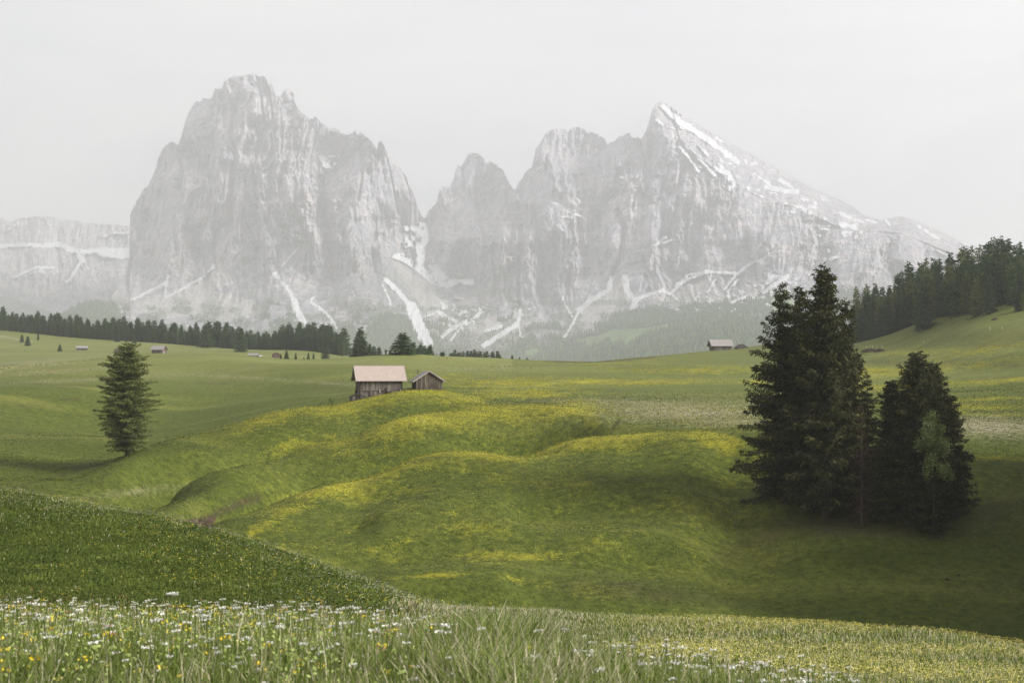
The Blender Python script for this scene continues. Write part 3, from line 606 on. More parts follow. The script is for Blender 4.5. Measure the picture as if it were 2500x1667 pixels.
def relief(name, sky, dc, px0, px1, dpx, base, rows, mat, seed, amps, masks, back=1000):
    dc = np.array(dc, float); dc[:, 2] *= amps.get('far', 1.4)
    Xc = dc[:, :2] / 100.0; w = tps_fit(Xc, np.log(dc[:, 2]), 0.02)
    xs = np.arange(px0, px1, dpx)
    s = np.array(sky); ys = np.interp(xs, s[:, 0], s[:, 1])
    ys = ys - ((ridged(xs / 14.0, xs * 0 + 3.3, seed + 50, 3) - 0.55) * amps['sky'] + (ridged(xs / 5.0, xs * 0 + 7.3, seed + 51, 2) - 0.5) * amps['sky'] * .6) * np.where(xs > 1640, .35, 1.0)
    t = np.linspace(0, 1, rows)
    gx, gt = np.meshgrid(xs, t)
    gy = base + (ys[None, :] - base) * gt
    # depth on a coarse grid, then interpolate
    cx = np.linspace(px0, px1, 260); cyv = np.linspace(min(ys) - 10, base + 5, 130)
    ax, ay = np.meshgrid(cx, cyv)
    D = np.exp(tps_eval(Xc, w, np.c_[ax.ravel() / 100, ay.ravel() / 100])).reshape(ax.shape)
    fu = np.clip((gx - cx[0]) / (cx[1] - cx[0]), 0, len(cx) - 1.001); fv = np.clip((gy - cyv[0]) / (cyv[1] - cyv[0]), 0, len(cyv) - 1.001)
    iu = fu.astype(int); iv = fv.astype(int); a = fu - iu; b = fv - iv
    Y = (D[iv, iu] * (1 - a) + D[iv, iu + 1] * a) * (1 - b) + (D[iv + 1, iu] * (1 - a) + D[iv + 1, iu + 1] * a) * b
    mk = masks(gx, gy)
    rough = mk.pop('rough'); extra = mk.pop('extra', 0)
    wx = gx + (gy - 520) * 0.7 * (fbm(gx / 200, gy / 260, seed + 2, 3) - .5) + 9 * (fbm(gx / 90, gy / 120, seed + 3, 3) - 0.5) * 2 + 2 * (fbm(gx / 14, gy / 20, seed + 4, 2) - .5); wy = gy
    rel = 1.3 * amps['a'] * ((0.5 - ridged(wx / 105, wy / 330, seed, 2)) * 0.85 + (0.5 - ridged((wx + .25 * wy) / 47, wy / 150, seed + 5, 3, .55)) * 0.35 + (0.5 - ridged(wx / 34, wy / 120, seed + 7, 3, 0.55)) * 0.46 + (ridged(wx / 12, wy / 34, seed + 9, 4, 0.6) - 0.5) * 0.26 + (fbm(wx / 3.6, wy / 9, seed + 19, 3, .6) - 0.5) * 0.13)
    strata = (fbm(gx / 160, gy / 12 + gx / 130, seed + 23, 3) - 0.5) * amps['a'] * 0.13
    soft = amps['a'] * ((fbm(gx / 60, gy / 40, seed + 31, 4) - 0.5) * 0.35 + (ridged(gx / 30 + gy / 60, gy / 70, seed + 37, 3) - 0.5) * 0.22)
    Y = Y - (rel + strata) * rough - soft * (1 - rough) + extra
    edge = smooth(0.0, 0.06, 1 - gt); Y = Y + (1 - edge) * 30
    u, e = ray(gx, gy)
    V = np.stack([u * Y, Y, e * Y], -1)
    # reverse side: carry the skyline back and down
    top = V[-1]; bk = []
    for k, (dy, dz) in enumerate(((60, -40), (250, -260), (back, -900), (back * 2, -2000))):
        q = top.copy(); q[:, 1] += dy; q[:, 0] *= (q[:, 1] / top[:, 1]); q[:, 2] = np.maximum(top[:, 2] + dz, -120); bk.append(q)
    V = np.concatenate([V, np.array(bk)], 0)
    R, C = V.shape[:2]
    ii = np.arange(R * C).reshape(R, C)
    Fq = np.stack([ii[:-1, :-1], ii[:-1, 1:], ii[1:, 1:], ii[1:, :-1]], -1).reshape(-1, 4)
    at = {}
    for k, v in mk.items():
        v = np.broadcast_to(v, gx.shape); at[k] = np.concatenate([v, np.zeros((4, C))], 0).ravel()
    me = mesh_np(name, V.reshape(-1, 3), Fq, mat, at, name != 'mountain')
    o = link(name, me)
    return o, gx, gy, V[:rows], mk

SNOW = [(c2((945,1160),(1020,1250),(1050,1310)), 3.5), (c2((1050,1310),(1070,1370),(1100,1425)), 7), (c2((1550,1195),(1620,1260),(1690,1340)), 5), (c2((1690,1340),(1730,1450),(1780,1540)), 12), (c2((1530,1220),(1570,1300),(1575,1330)), 2.2),
 (c2((1155,1290),(1138,1312),(1190,1350),(1240,1390),(1280,1460)), 3), (c2((610,1120),(560,1175),(480,1220),(400,1265),(350,1285)), 3.2), (c2((520,1175),(505,1165)), 1.5), (c2((360,1170),(348,1240),(340,1265)), 3), (c2((352,1200),(290,1240),(210,1280),(150,1305)), 2.6),
 (c2((885,630),(902,690)), 5), (c2((880,340),(865,382)), 1.6), (c2((875,590),(910,575)), 2), (c2((1065,1020),(1030,1065),(985,1115)), 3), (c2((1012,818),(998,850)), 2.4), (c2((1020,940),(1075,940)), 2.4), (c2((1260,380),(1300,395)), 3.2), (c2((1225,400),(1240,412)), 1.5),
 (c2((660,470),(672,478)), 2), (c2((700,455),(712,480)), 1.8), (c2((718,580),(722,588)), 2), (c2((622,510),(635,520)), 1.8), (c2((595,335),(602,345)), 2), (c2((690,700),(692,730)), 3), (c2((580,1010),(590,1005)), 1.8), (c2((712,1042),(735,1050)), 2.4), (c2((1078,790),(1092,797)), 1.8), (c2((240,1155),(205,1170)), 1.6), (c2((845,820),(850,830)), 1.6), (c2((655,940),(660,915)), 1.6),
 (c2((1800,1260),(1850,1310),(1880,1345)), 3), (c2((1840,1370),(1900,1410),(1930,1420)), 4), (c2((1930,1290),(1970,1300)), 3.5), (c2((1990,1420),(1900,1470),(1860,1505)), 3.5), (c2((1760,1395),(1830,1370)), 1.6),
 (c3((905,655),(960,690),(1000,720),(1045,735)), 3.6), (c3((940,735),(1000,745)), 2), (c3((920,785),(950,815)), 2), (c3((870,665),(890,700)), 1.6), (c3((820,740),(850,720)), 1.6), (c3((815,480),(860,440)), 2), (c3((700,620),(705,640)), 2.5), (c3((1265,520),(1275,527)), 2.2), (c3((1385,560),(1390,600)), 2.4), (c3((1360,515),(1350,530)), 1.8), (c3((1020,640),(1045,660)), 3),(c3((330,1420),(400,1330),(460,1310)), 2),
 (c3((715,1232),(718,1280),(690,1330),(600,1390),(520,1440)), 4.5), (c3((450,1300),(500,1265)), 3.5), (c3((525,1360),(610,1335)), 3), (c3((705,1330),(720,1390),(745,1405)), 2.2), (c3((760,1245),(800,1230),(805,1270)), 1.8),
 (c3((1218,1065),(1200,1140),(1110,1190),(1040,1250)), 5.5), (c3((1287,1070),(1300,1140),(1340,1190)), 6), (c3((1325,1235),(1360,1190)), 5), (c3((1040,1250),(1010,1310),(960,1390)), 3.5), (c3((930,1130),(960,1210),(1000,1280)), 2.4), (c3((1110,1110),(1125,1085)), 2),
 (c3((1345,1190),(1420,1160),(1500,1140),(1530,1160),(1575,1120),(1640,1075),(1740,1042),(1830,1040),(1904,1050)), 4.0), (c3((1350,930),(1440,900),(1510,850)), 2.6), (c3((1460,890),(1545,868)), 1.8), (c3((1780,1085),(1740,1150)), 2.5), (c3((1850,1150),(1904,1080)), 3),
 (c3((1497,135),(1530,172)), 5), (c3((1540,185),(1620,240),(1700,290),(1790,350)), 6.5), (c3((1790,350),(1860,400),(1904,440)), 5), (c3((1590,360),(1640,420),(1690,490)), 3.6), (c3((1620,350),(1680,400),(1740,470),(1782,512)), 3.2), (c3((1690,350),(1740,400)), 2.5), (c3((1790,480),(1855,500),(1882,560),(1865,590)), 5), (c3((1800,450),(1845,495)), 3), (c3((1462,212),(1492,232)), 4), (c3((1580,160),(1600,180)), 2.5),
 ([(1871,455),(1910,466),(1945,468)], 5), ([(1905,440),(1925,452)], 4), ([(1850,430),(1880,452)], 3), (c4((1055,60),(1130,90),(1190,110)), 3.4), (c4((1078,122),(1150,152)), 4.2), (c4((1040,120),(1062,135)), 2.4), (c4((1210,95),(1280,115)), 2), (c4((1345,108),(1362,128)), 4), (c4((1590,160),(1635,195),(1680,215)), 2.6), (c4((1545,138),(1560,146)), 2.2), (c4((1820,240),(1900,275)), 2.2), (c4((1665,290),(1735,330)), 2.2), (c4((1218,185),(1222,205)), 3), (c4((1180,170),(1185,178)), 2), (c4((735,50),(755,40)), 2.5), (c4((795,15),(830,30)), 2), (c4((990,348),(1040,330)), 3.5), (c4((968,285),(980,300)), 2.5), (c4((1165,250),(1166,270)), 1.6),
 (c4((640,268),(600,310),(540,340)), 2.6), (c4((510,360),(440,400),(380,450),(310,540)), 3), (c4((0,520),(80,450),(200,430),(330,440)), 3.6), (c4((230,430),(210,500)), 2.4), (c4((435,590),(350,628)), 3), (c4((715,455),(640,500),(560,560)), 4), (c4((150,560),(120,610)), 2.2), (c4((480,440),(500,420)), 0.1), (c4((560,590),(500,600)), 2), (c4((1060,520),(1110,545)), 2), (c4((820,20),(700,10)), 0.1)]
SPOLY = [c2((1175,490),(1215,525),(1250,515),(1300,520),(1245,600),(1195,625),(1180,560)),
 c3((160,762),(205,772),(225,870),(200,960),(180,1010),(280,985),(300,1040),(330,1080),(470,1080),(465,1130),(400,1105),(330,1125),(240,1112),(170,1050),(80,990),(0,955),(60,930),(90,860),(85,790)),
 c4((500,360),(545,330),(580,350),(600,400),(660,450),(600,500),(520,590),(575,480),(556,400))]
SCREE = [c3((710,1225),(725,1245),(715,1300),(740,1400),(700,1430),(600,1500),(360,1500),(480,1420),(600,1350),(660,1310)), c3((1215,1060),(1200,1140),(1090,1180),(1040,1240),(1000,1330),(940,1400),(1100,1360),(1190,1290),(1290,1205),(1340,1240),(1360,1180),(1300,1120),(1285,1060)),
 c3((1420,1200),(1570,1130),(1740,1060),(1904,1060),(1904,1180),(1700,1200),(1500,1200)), c4((0,530),(150,440),(330,450),(460,400),(560,420),(600,500),(520,600),(300,620),(0,640)), c3((260,1380),(400,1240),(520,1300),(700,1330),(560,1400),(420,1440),(300,1460)), c3((0,960),(240,1120),(330,1230),(380,1240),(300,1300),(200,1260),(90,1100)), c2((160,1310),(400,1270),(620,1120),(700,1180),(620,1260),(820,1300),(900,1380),(700,1420),(400,1400),(250,1390))]
PAST = [c3((1010,1415),(1130,1385),(1230,1355),(1400,1345),(1560,1320),(1640,1305),(1560,1340),(1420,1370),(1340,1430),(1290,1445),(1180,1420),(1110,1450)), [(1880,735),(1900,720),(1920,722),(1945,740),(1960,760),(1930,770),(1890,760)], [(1275,860),(1310,850),(1320,860),(1290,880)]]
FOR = [[(148,776),(165,755),(200,742),(232,736),(268,736),(285,742),(296,770),(300,800),(330,830),(330,905),(100,905),(100,800)],
 [(1190,905),(1195,882),(1300,850),(1380,832),(1400,822),(1450,812),(1480,790),(1490,772),(1520,758),(1600,748),(1650,750),(1700,742),(1800,732),(1850,712),(1900,702),(1960,712),(2020,700),(2080,705),(2140,720),(2300,740),(2600,760),(2600,905)],
 c2((1440,1540),(1450,1470),(1500,1400),(1540,1370),(1640,1378),(1690,1420),(1715,1500),(1730,1600),(1440,1600)), [(1050,905),(1055,845),(1075,835),(1110,842),(1140,850),(1120,880),(1100,905)], [(620,905),(640,820),(680,790),(720,800),(770,815),(840,800),(900,815),(900,905)], [(300,905),(300,830),(400,815),(560,815),(640,815),(660,905)]]
GUL = [(c2((850,90),(868,200),(880,330),(868,420),(900,500)), 3.5, 160), (c2((912,160),(925,260),(935,380),(960,520)), 3, 110), (c2((965,210),(985,400),(975,520)), 3, 70), (c2((1145,340),(1170,450),(1190,600)), 4, 110), (c2((1300,480),(1350,560),(1340,660)), 4, 90), (c2((1550,520),(1580,640),(1600,760)), 3.5, 90), (c2((1500,490),(1530,560)), 3, 90), (c2((1400,420),(1430,560),(1400,760)), 4, 90), (c2((420,470),(440,600),(430,700)), 5, 120), (c2((540,520),(560,620),(620,660),(600,560)), 4, 80), (c2((720,250),(700,400),(730,520),(700,700),(690,860)), 6, 150), (c2((640,880),(600,1000),(620,1110)), 4, 90), (c2((860,640),(880,760)), 3, 80), (c2((760,100),(745,200),(720,300)), 4, 90), (c2((240,700),(350,740),(330,900)), 5, 50), (c2((1050,640),(1080,780)), 4, 70), (c2((1650,620),(1690,760),(1640,860)), 3, 70),
 (c3((700,900),(712,1000),(705,1150),(712,1230)), 5, 190), (c3((1395,310),(1400,450),(1385,600)), 5, 150), (c3((1320,300),(1330,420),(1340,560)), 3.5, 90), (c3((1610,450),(1590,560),(1500,650),(1495,780),(1480,850)), 8, 190), (c3((1250,700),(1290,800),(1265,950),(1220,1060)), 6, 160), (c3((1740,540),(1750,680),(1740,780)), 5, 140), (c3((1880,660),(1860,760)), 5, 90), (c3((985,270),(985,360)), 3.5, 110), (c3((900,540),(905,620)), 4, 90), (c3((1110,480),(1080,560),(1050,680)), 6, 130), (c3((1240,430),(1240,560)), 4, 90), (c3((480,470),(460,600),(490,740),(520,880)), 4, 110), (c3((400,480),(410,600)), 4, 110), (c3((640,520),(650,660),(655,740)), 4, 80), (c3((560,450),(570,600)), 3, 60), (c3((660,720),(690,800)), 6, 80), (c3((1110,700),(1120,860),(1110,1000)), 4, 90), (c3((960,860),(950,1000)), 4, 60), (c3((560,850),(500,980)), 4, 70), (c3((1640,460),(1700,560),(1720,640)), 4, 90), (c3((1430,980),(1300,1000)), 4, 60),
 (c4((240,0),(220,140)), 5, 110), (c4((350,60),(370,180)), 4, 90), (c4((640,0),(610,180),(560,280)), 5, 90), (c4((930,180),(900,330)), 4, 60), (c4((1330,180),(1400,260)), 4, 60)]
def massif_masks(px, py):
    sn = np.zeros(px.shape); wob = (fbm(px / 4, py / 4, 77, 3) - 0.5) * 6 + (fbm(px / 15, py / 15, 78, 3) - .45) * 5
    for pts, w in SNOW:
        if w < 0.5: continue
        x0 = min(p[0] for p in pts) - 20; x1 = max(p[0] for p in pts) + 20; y0 = min(p[1] for p in pts) - 20; y1 = max(p[1] for p in pts) + 20
        r = (px > x0) & (px < x1) & (py > y0) & (py < y1)
        w = w * 1.3; d = seg_dist(px[r], py[r], pts) + wob[r] * min(1, w / 3.5)
        sn[r] = np.maximum(sn[r], 1 - smooth(w * 0.55, w * 1.25, d))
    for poly in SPOLY: sn = np.maximum(sn, inside(px + wob, py + wob, poly) * smooth(.30, .44, fbm(px / 10, py / 13, 79, 4)))
    # scattered snow on ledges
    spk = smooth(0.70, 0.76, fbm(px / 14 + py / 30, py / 7, 91, 4)) * (py < 760)
    hi = blob(px, py, 1950, 500, 300, 60, 28) + blob(px, py, 1700, 340, 130, 40, 35) + blob(px, py, 1850, 720, 260, 50, -5) + blob(px, py, 1120, 760, 90, 60, 0) + blob(px, py, 850, 330, 80, 40, 0) * .7
    sn = np.maximum(sn, 0.9 * smooth(0.62, 0.70, fbm(px / 12 - py / 20, py / 8, 93, 4)) * np.clip(hi, 0, 1))
    sn = np.maximum(sn, spk * 0.25)
    scree = np.zeros(px.shape)
    w2 = (fbm(px / 14, py / 14, 55, 3) - 0.5) * 22
    for poly in SCREE: scree = np.maximum(scree, inside(px + w2, py + w2 * .7, poly) * 0.9)
    streak = fbm((px + py * 0.9) / 7, (px - py) / 90, 63, 3)
    scree = np.clip(scree * (0.7 + .7 * streak), 0, 1)
    fo = np.zeros(px.shape)
    for poly in FOR: fo = np.maximum(fo, inside(px + w2 * .8, py + w2 * .5, poly) * 1.0)
    patch = smooth(0.5, 0.58, fbm(px / 34, py / 16, 41, 4) + (py - 815) / 330.0) * (py > 735) * (px > 290)
    fo = np.maximum(fo, patch)
    pa = np.zeros(px.shape)
    for poly in PAST: pa = np.maximum(pa, inside(px + w2 * .25, py + w2 * .2, poly) * 1.0)
    low = smooth(680, 760, py + 30 * (fbm(px / 50, py / 50, 33, 3) - .5))
    green = low * 0.75 * smooth(0.40, 0.60, fbm(px / 40, py / 18, 35, 4))
    green = np.maximum(green, 0.5 * blob(px, py, 960, 690, 120, 60, 40))
    green = np.maximum(green, 0.35 * blob(px, py, 2150, 690, 160, 30, 0))
    green = np.maximum(green, smooth(790, 840, py) * 0.8)
    fo = fo * (pa < 0.3) * (scree < 0.25) * (sn < 0.3)
    tal = low
    rough = (1 - tal * 0.82) * (1 - np.minimum(1, sn) * 0.75)
    # broad east slope of the right-hand peak is an inclined slab
    rough = rough * (0.30 + 1.25 * smooth(.30, .70, fbm(px / 80, py / 90, 301, 3)))
    rough = rough * (1 - .55 * smooth(590, 680, py + 40 * (fbm(px / 60, py / 60, 303, 3) - .5)) * (px < 960))
    slab = inside(px, py, [(1640,262),(1700,300),(2090,505),(2380,600),(2380,640),(2200,570),(2060,560),(1950,510),(1850,480),(1780,440),(1700,380),(1660,340)])
    rough = rough * np.where(slab, 0.35, 1.0)
    left = inside(px, py, [(300,900),(300,480),(400,560),(520,650),(560,900)])
    rough = rough * np.where(left, 0.7, 1.0)
    ext = np.zeros(px.shape)
    for pts, w, dpt in GUL:
        x0 = min(p[0] for p in pts) - 40; x1 = max(p[0] for p in pts) + 40; y0 = min(p[1] for p in pts) - 40; y1 = max(p[1] for p in pts) + 40
        r = (px > x0) & (px < x1) & (py > y0) & (py < y1)
        d = seg_dist(px[r], py[r], pts)
        ext[r] = np.maximum(ext[r], dpt * np.exp(-(d / w) ** 2) - 0.28 * dpt * np.exp(-((d - 2.6 * w) / (1.4 * w)) ** 2))
    return dict(snow=sn, scree=scree * (1 - fo), forest=fo, pasture=pa, green=green * (1 - fo) * (sn < .3), rough=rough, extra=ext)
o, gx, gy, MV, mk = relief('mountain', SKY, DC, -90, 2640, 1.7, 912, 430, M_ROCK, 100, dict(a=520, sky=9), massif_masks)
tag(o, kind='structure')

# distant trees on the lower slopes: one mass
def cones(name, pts, hs, mat, label, cat):
    n = len(pts); k = 6
    ang = RNG.random((n, 1)) * 2 * PI + np.arange(k)[None] * 2 * PI / k
    V = []; Fs = []; T = []
    off = 0
    for (z0, z1, r) in ((0.05, 0.62, 0.24), (0.38, 1.0, 0.155)):
        rr = hs[:, None] * r * (0.7 + 0.6 * RNG.random((n, k)))
        ring = np.stack([pts[:, 0:1] + rr * np.cos(ang), pts[:, 1:2] + rr * np.sin(ang), pts[:, 2:3] + hs[:, None] * z0 + np.zeros((n, k)) + hs[:, None] * 0.05 * RNG.standard_normal((n, k))], -1)
        tip = pts + np.c_[np.zeros((n, 2)), hs * z1]
        blk = np.concatenate([ring, tip[:, None, :]], 1)
        base = off + np.arange(n)[:, None] * (k + 1)
        f = np.stack([base + np.arange(k)[None], base + (np.arange(k)[None] + 1) % k, np.broadcast_to(base + k, (n, k))], -1)
        V.append(blk.reshape(-1, 3)); Fs.append(f.reshape(-1, 3)); off += n * (k + 1)
        T.append(np.repeat(np.clip(0.5 + 0.28 * RNG.standard_normal(n), 0, 1), k + 1))
    me = mesh_np(name, np.concatenate(V), np.concatenate(Fs), mat, dict(tint=np.concatenate(T)))
    return tag(link(name, me), label, cat, kind='stuff')
fm = mk['forest']
rr_, cc_ = np.where((fm > 0.5) & (gy < 900) & (gx > 60) & (gx < 2560))
wgt = np.ones(len(rr_))
pick = RNG.choice(len(rr_), size=min(21000, len(rr_)), replace=False)
fp = MV[rr_[pick], cc_[pick]].copy()
fp[:, 0] += RNG.normal(0, 3, len(fp))
hs = 18 + 11 * RNG.random(len(fp)); hs *= np.where(gy[rr_[pick], cc_[pick]] < 780, 0.75, 1.0)
cones('distant_forest', fp - np.array([0, 0, 1.0]), hs, M_PINE, 'hazy blue green conifer forest on the slopes below the mountains', 'forest')
# scattered trees in the light zone
rr2, cc2 = np.where((mk['green'] > 0.45) & (fm < 0.5) & (gy > 740) & (mk['pasture'] < .5))
pk = RNG.choice(len(rr2), size=min(1500, len(rr2)), replace=False)
fp = MV[rr2[pk], cc2[pk]]
cones('distant_scattered_trees', fp, 12 + 9 * RNG.random(len(fp)), M_PINE, 'small scattered conifers and scrub on the pale scree slopes', 'trees')

# far plateau mountain, far left
def plateau_masks(px, py):
    wob = (fbm(px / 7, py / 7, 7, 3) - 0.5) * 7
    sn = np.zeros(px.shape)
    K = lambda *p: [(x / 4.48, 500 + y / 4.48) for x, y in p]
    for pts, w in [(K((-200,470),(0,455),(300,440),(500,445),(620,430)), 6), (K((620,430),(700,460),(780,500),(900,520),(1000,505),(1200,500),(1500,510),(1800,520)), 8), (K((1100,530),(1250,560),(1700,560)), 9), (K((860,560),(900,620)), 8), (K((900,620),(820,720),(780,800),(730,850)), 5), (K((150,800),(300,730),(420,680),(580,690)), 4), (K((200,820),(400,720),(500,740)), 3), (K((80,280),(160,220)), 2.5), (K((600,380),(590,400)), 3), (K((1130,350),(1240,310),(1400,310)), 3)]:
        sn = np.maximum(sn, 1 - smooth(w * 0.6, w * 1.2, seg_dist(px, py, pts) + wob))
    rough = np.where(py < 640, 1.0, 0.8) * (1 - 0.8 * np.minimum(1, sn))
    return dict(snow=sn, scree=0.25 * smooth(0.5, 0.6, fbm(px / 20, py / 10, 3, 3)), forest=0 * px, pasture=0 * px, green=0 * px, rough=rough)
PS = [(-150,545),(-60,528),(0,533),(29,542),(45,533),(85,529),(116,528),(156,537),(190,539),(212,547),(225,543),(243,551),(250,547),(312,551),(380,556),(450,575)]
PD = [(-150,830,9000),(0,830,9000),(200,830,9000),(450,830,9200),(-150,700,10000),(100,700,9900),(250,700,10000),(450,700,10100),(-150,625,10300),(0,625,10250),(100,625,10250),(200,640,10300),(300,640,10400),(450,640,10500),(-150,592,10900),(0,592,10900),(120,592,10900),(200,600,10900),(300,605,11000),(450,610,11000),(-150,540,11200),(0,535,11200),(120,530,11200),(300,552,11300),(450,575,11300)]
o, *_ = relief('mountain', PS, PD, -150, 450, 1.8, 830, 150, M_ROCK, 300, dict(a=330, sky=2, far=1.06), plateau_masks, 900)
tag(o, kind='structure')
# low wooded ridge in front of the plateau
def hill_masks(px, py):
    return dict(snow=0 * px, scree=0 * px, forest=0.8 * smooth(0.35, 0.55, fbm(px / 20, py / 9, 3, 3)), pasture=0 * px, green=0 * px + 0.9, rough=0 * px)
o, *_ = relief('hill', [(-120,702),(-60,712),(0,722),(45,734),(90,748),(130,762),(170,776),(230,795)], [(-120,850,6000),(60,850,6000),(230,850,6000),(-120,705,7300),(0,722,7200),(100,752,7000),(230,800,6600)], -120, 230, 2.2, 850, 60, M_ROCK, 400, dict(a=60, sky=1.5), hill_masks, 500)
tag(o, kind='structure')


# ------------------------------------------------------------------ trees
def rhombs(pos, dr, ln, wd, rng):
    """leaf-shaped quads: pos (N,3), unit dir (N,3), length (N,), width (N,)"""
    n = len(pos)
    r = rng.standard_normal((n, 3)); side = np.cross(dr, r); side /= np.linalg.norm(side, axis=1, keepdims=True) + 1e-9
    mid = pos + dr * (ln * 0.42)[:, None]
    V = np.stack([pos, mid + side * (wd * 0.5)[:, None], pos + dr * ln[:, None], mid - side * (wd * 0.5)[:, None]], 1).reshape(-1, 3)
    Fq = np.arange(n * 4).reshape(n, 4)
    return V, Fq
def conifer_mesh(seed, H, R, hb, whorls, per, twstep, tuft, prof, slope=(0.35, -0.22), tip=0.22, irr=0.35, tuft_per=3, mat=None, name='crown', hang=0.35, lean=0.0, wood=True, dens=1.0, bias=None):
    rng = np.random.default_rng(seed)
    P_, D_, T_ = [], [], []
    mb = MB()
    clump = rng.random((64, 12))
    hsW = hb + (H * 0.985 - hb) * (np.arange(whorls) + rng.random(whorls) * 0.7) / whorls
    for hw in hsW:
        h = hw; t = (h - hb) / (H - hb)
        phase = rng.random() * 2 * PI
        nb = max(3, int(round(per * (1 - 0.3 * t))))
        for k in range(nb):
            az = phase + 2 * PI * (k + rng.normal(0, 0.25)) / nb
            Lb = R * prof(t) * (1 + irr * rng.normal(0, 1) * 0.6) * (0.78 + 0.44 * clump[int(t * 31 + az * 2.3) % 64, int((az % (2 * PI)) / (2 * PI) * 11.99)])
            if bias is not None: Lb *= bias(t, az)
            Lb = min(Lb, R * prof(t) * (1 + irr * .95) + .15)
            Lb = max(0.12 * R * 0.4 + 0.1, Lb)
            a = slope[0] * t + slope[1] * (1 - t) + rng.normal(0, 0.15)
            h = hw + rng.uniform(-1.1, 1.1) * (H - hb) / whorls
            ca, sa = math.cos(az), math.sin(az)
            s = np.arange(0.06, 1.0001, max(0.02, twstep / Lb)); s = np.clip(s + rng.normal(0, 0.01, len(s)), 0.04, 1)
            zz = h + rng.normal(0, 0.12) + Lb * (a * s + tip * s ** 2.4 * (0.4 + 0.6 * rng.random()) - 0.08 * s)
            bp = np.c_[ca * Lb * s, sa * Lb * s, zz]
            if wood and Lb > 0.5:
                q = [(0, 0, h)] + [tuple(bp[min(len(bp) - 1, int(f * (len(bp) - 1)))]) for f in (0.35, 0.7, 1.0)]
                mb.tube(q, [0.012 * Lb + 0.012, 0.009 * Lb + 0.008, 0.005 * Lb + .005, 0.004], 3, 0.35, False)
            for sgn in (-1, 1):
                n = len(s)
                tl = (0.30 * Lb * (1.08 - s) + 0.16 * (0.6 + R * 0.12)) * (0.6 + 0.8 * rng.random(n))
                ta = az + sgn * np.radians(rng.uniform(28, 75, n))
                dz = -hang * (0.3 + rng.random(n)) + 0.25 * t
                td = np.c_[np.cos(ta), np.sin(ta), dz]; td /= np.linalg.norm(td, axis=1, keepdims=True)
                for j in range(tuft_per):
                    f = (j + rng.random(n) * 0.9) / tuft_per
                    keep = rng.random(n) < dens
                    pos = bp + td * (tl * f)[:, None] + rng.normal(0, 0.03, (n, 3))
                    dd = td + rng.normal(0, 0.42, (n, 3)); dd[:, 2] -= 0.15; dd /= np.linalg.norm(dd, axis=1, keepdims=True)
                    P_.append(pos[keep]); D_.append(dd[keep])
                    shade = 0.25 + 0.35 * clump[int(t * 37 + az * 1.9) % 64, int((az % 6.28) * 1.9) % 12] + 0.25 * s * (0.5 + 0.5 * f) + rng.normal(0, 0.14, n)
                    T_.append(shade[keep])
            # top dressing along the branch
            n = len(s); dd = np.c_[np.full(n, ca), np.full(n, sa), np.full(n, 0.1)] + rng.normal(0, 0.4, (n, 3)); dd /= np.linalg.norm(dd, axis=1, keepdims=True)
            P_.append(bp); D_.append(dd); T_.append(np.full(n, 0.5) + rng.normal(0, 0.12, n))
    # leader
    n = max(6, int(H * 0.12 / tuft * 2))
    zz = H * (0.93 + 0.07 * rng.random(n)); a = rng.random(n) * 2 * PI
    P_.append(np.c_[0 * zz, 0 * zz, zz]); d = np.c_[np.cos(a), np.sin(a), 0.4 + rng.random(n)]; D_.append(d / np.linalg.norm(d, axis=1, keepdims=True)); T_.append(np.full(n, 0.5))
    pos = np.concatenate(P_); dr = np.concatenate(D_); T = np.clip(np.concatenate(T_), 0, 1)
    n = len(pos)
    V, Fq = rhombs(pos, dr, tuft * (0.7 + 0.7 * rng.random(n)), tuft * 0.36 * (0.7 + 0.6 * rng.random(n)), rng)
    if lean: V[:, 0] += lean * V[:, 2] ** 2 / H
    crown = mesh_np(name, V, Fq, mat, dict(tint=np.repeat(T, 4)))
    r0 = H * 0.012 + 0.03
    pts = [(0, 0, -0.8)] + [((lean * (H * f) ** 2 / H), 0.0, H * f) for f in (0.02, 0.25, 0.5, 0.75, 0.99)]
    mb.tube(pts, [r0 * 1.5, r0 * 1.15, r0 * 0.9, r0 * 0.65, r0 * 0.35, 0.01], 7, 0.6)
    trunk = mb.mesh('trunk', M_BARK)
    return crown, trunk

spr = lambda t: (1 - t) ** 0.72 * (1 - 0.22 * max(0, 0.16 - t) / 0.16) + 0.03
wide = lambda t: (1 - t) ** 0.62 * (1 - 0.25 * max(0, 0.12 - t) / 0.12) + 0.03
def tree(name, label, cat, px, top, Y, R, seed, mat, prof=spr, base=None, group=None, hb=0.075, whorls=34, per=7, twstep=0.16, tuft=0.26, **kw):
    R *= W(Y) / Y; Y = W(Y)
    g = on_ground(px, Y)
    zt = float(ray(px, top)[1]) * Y
    H = zt - g.z + 0.15
    c, tr = conifer_mesh(seed, H, R, H * hb, whorls, per, twstep, tuft, prof, mat=mat, **kw)
    o = empty(name, (g.x, g.y, g.z - 0.15), label=label, cat=cat, group=group)
    link('trunk', tr, o); link('crown', c, o)
    return o
GS = 'spruces of the dark clump in the bowl'
def longtop(t): return float(np.interp(t, [0, .08, .2, .4, .6, .75, .85, .93, .98, 1], [.74, .92, 1, .84, .64, .48, .34, .20, .08, .03]))

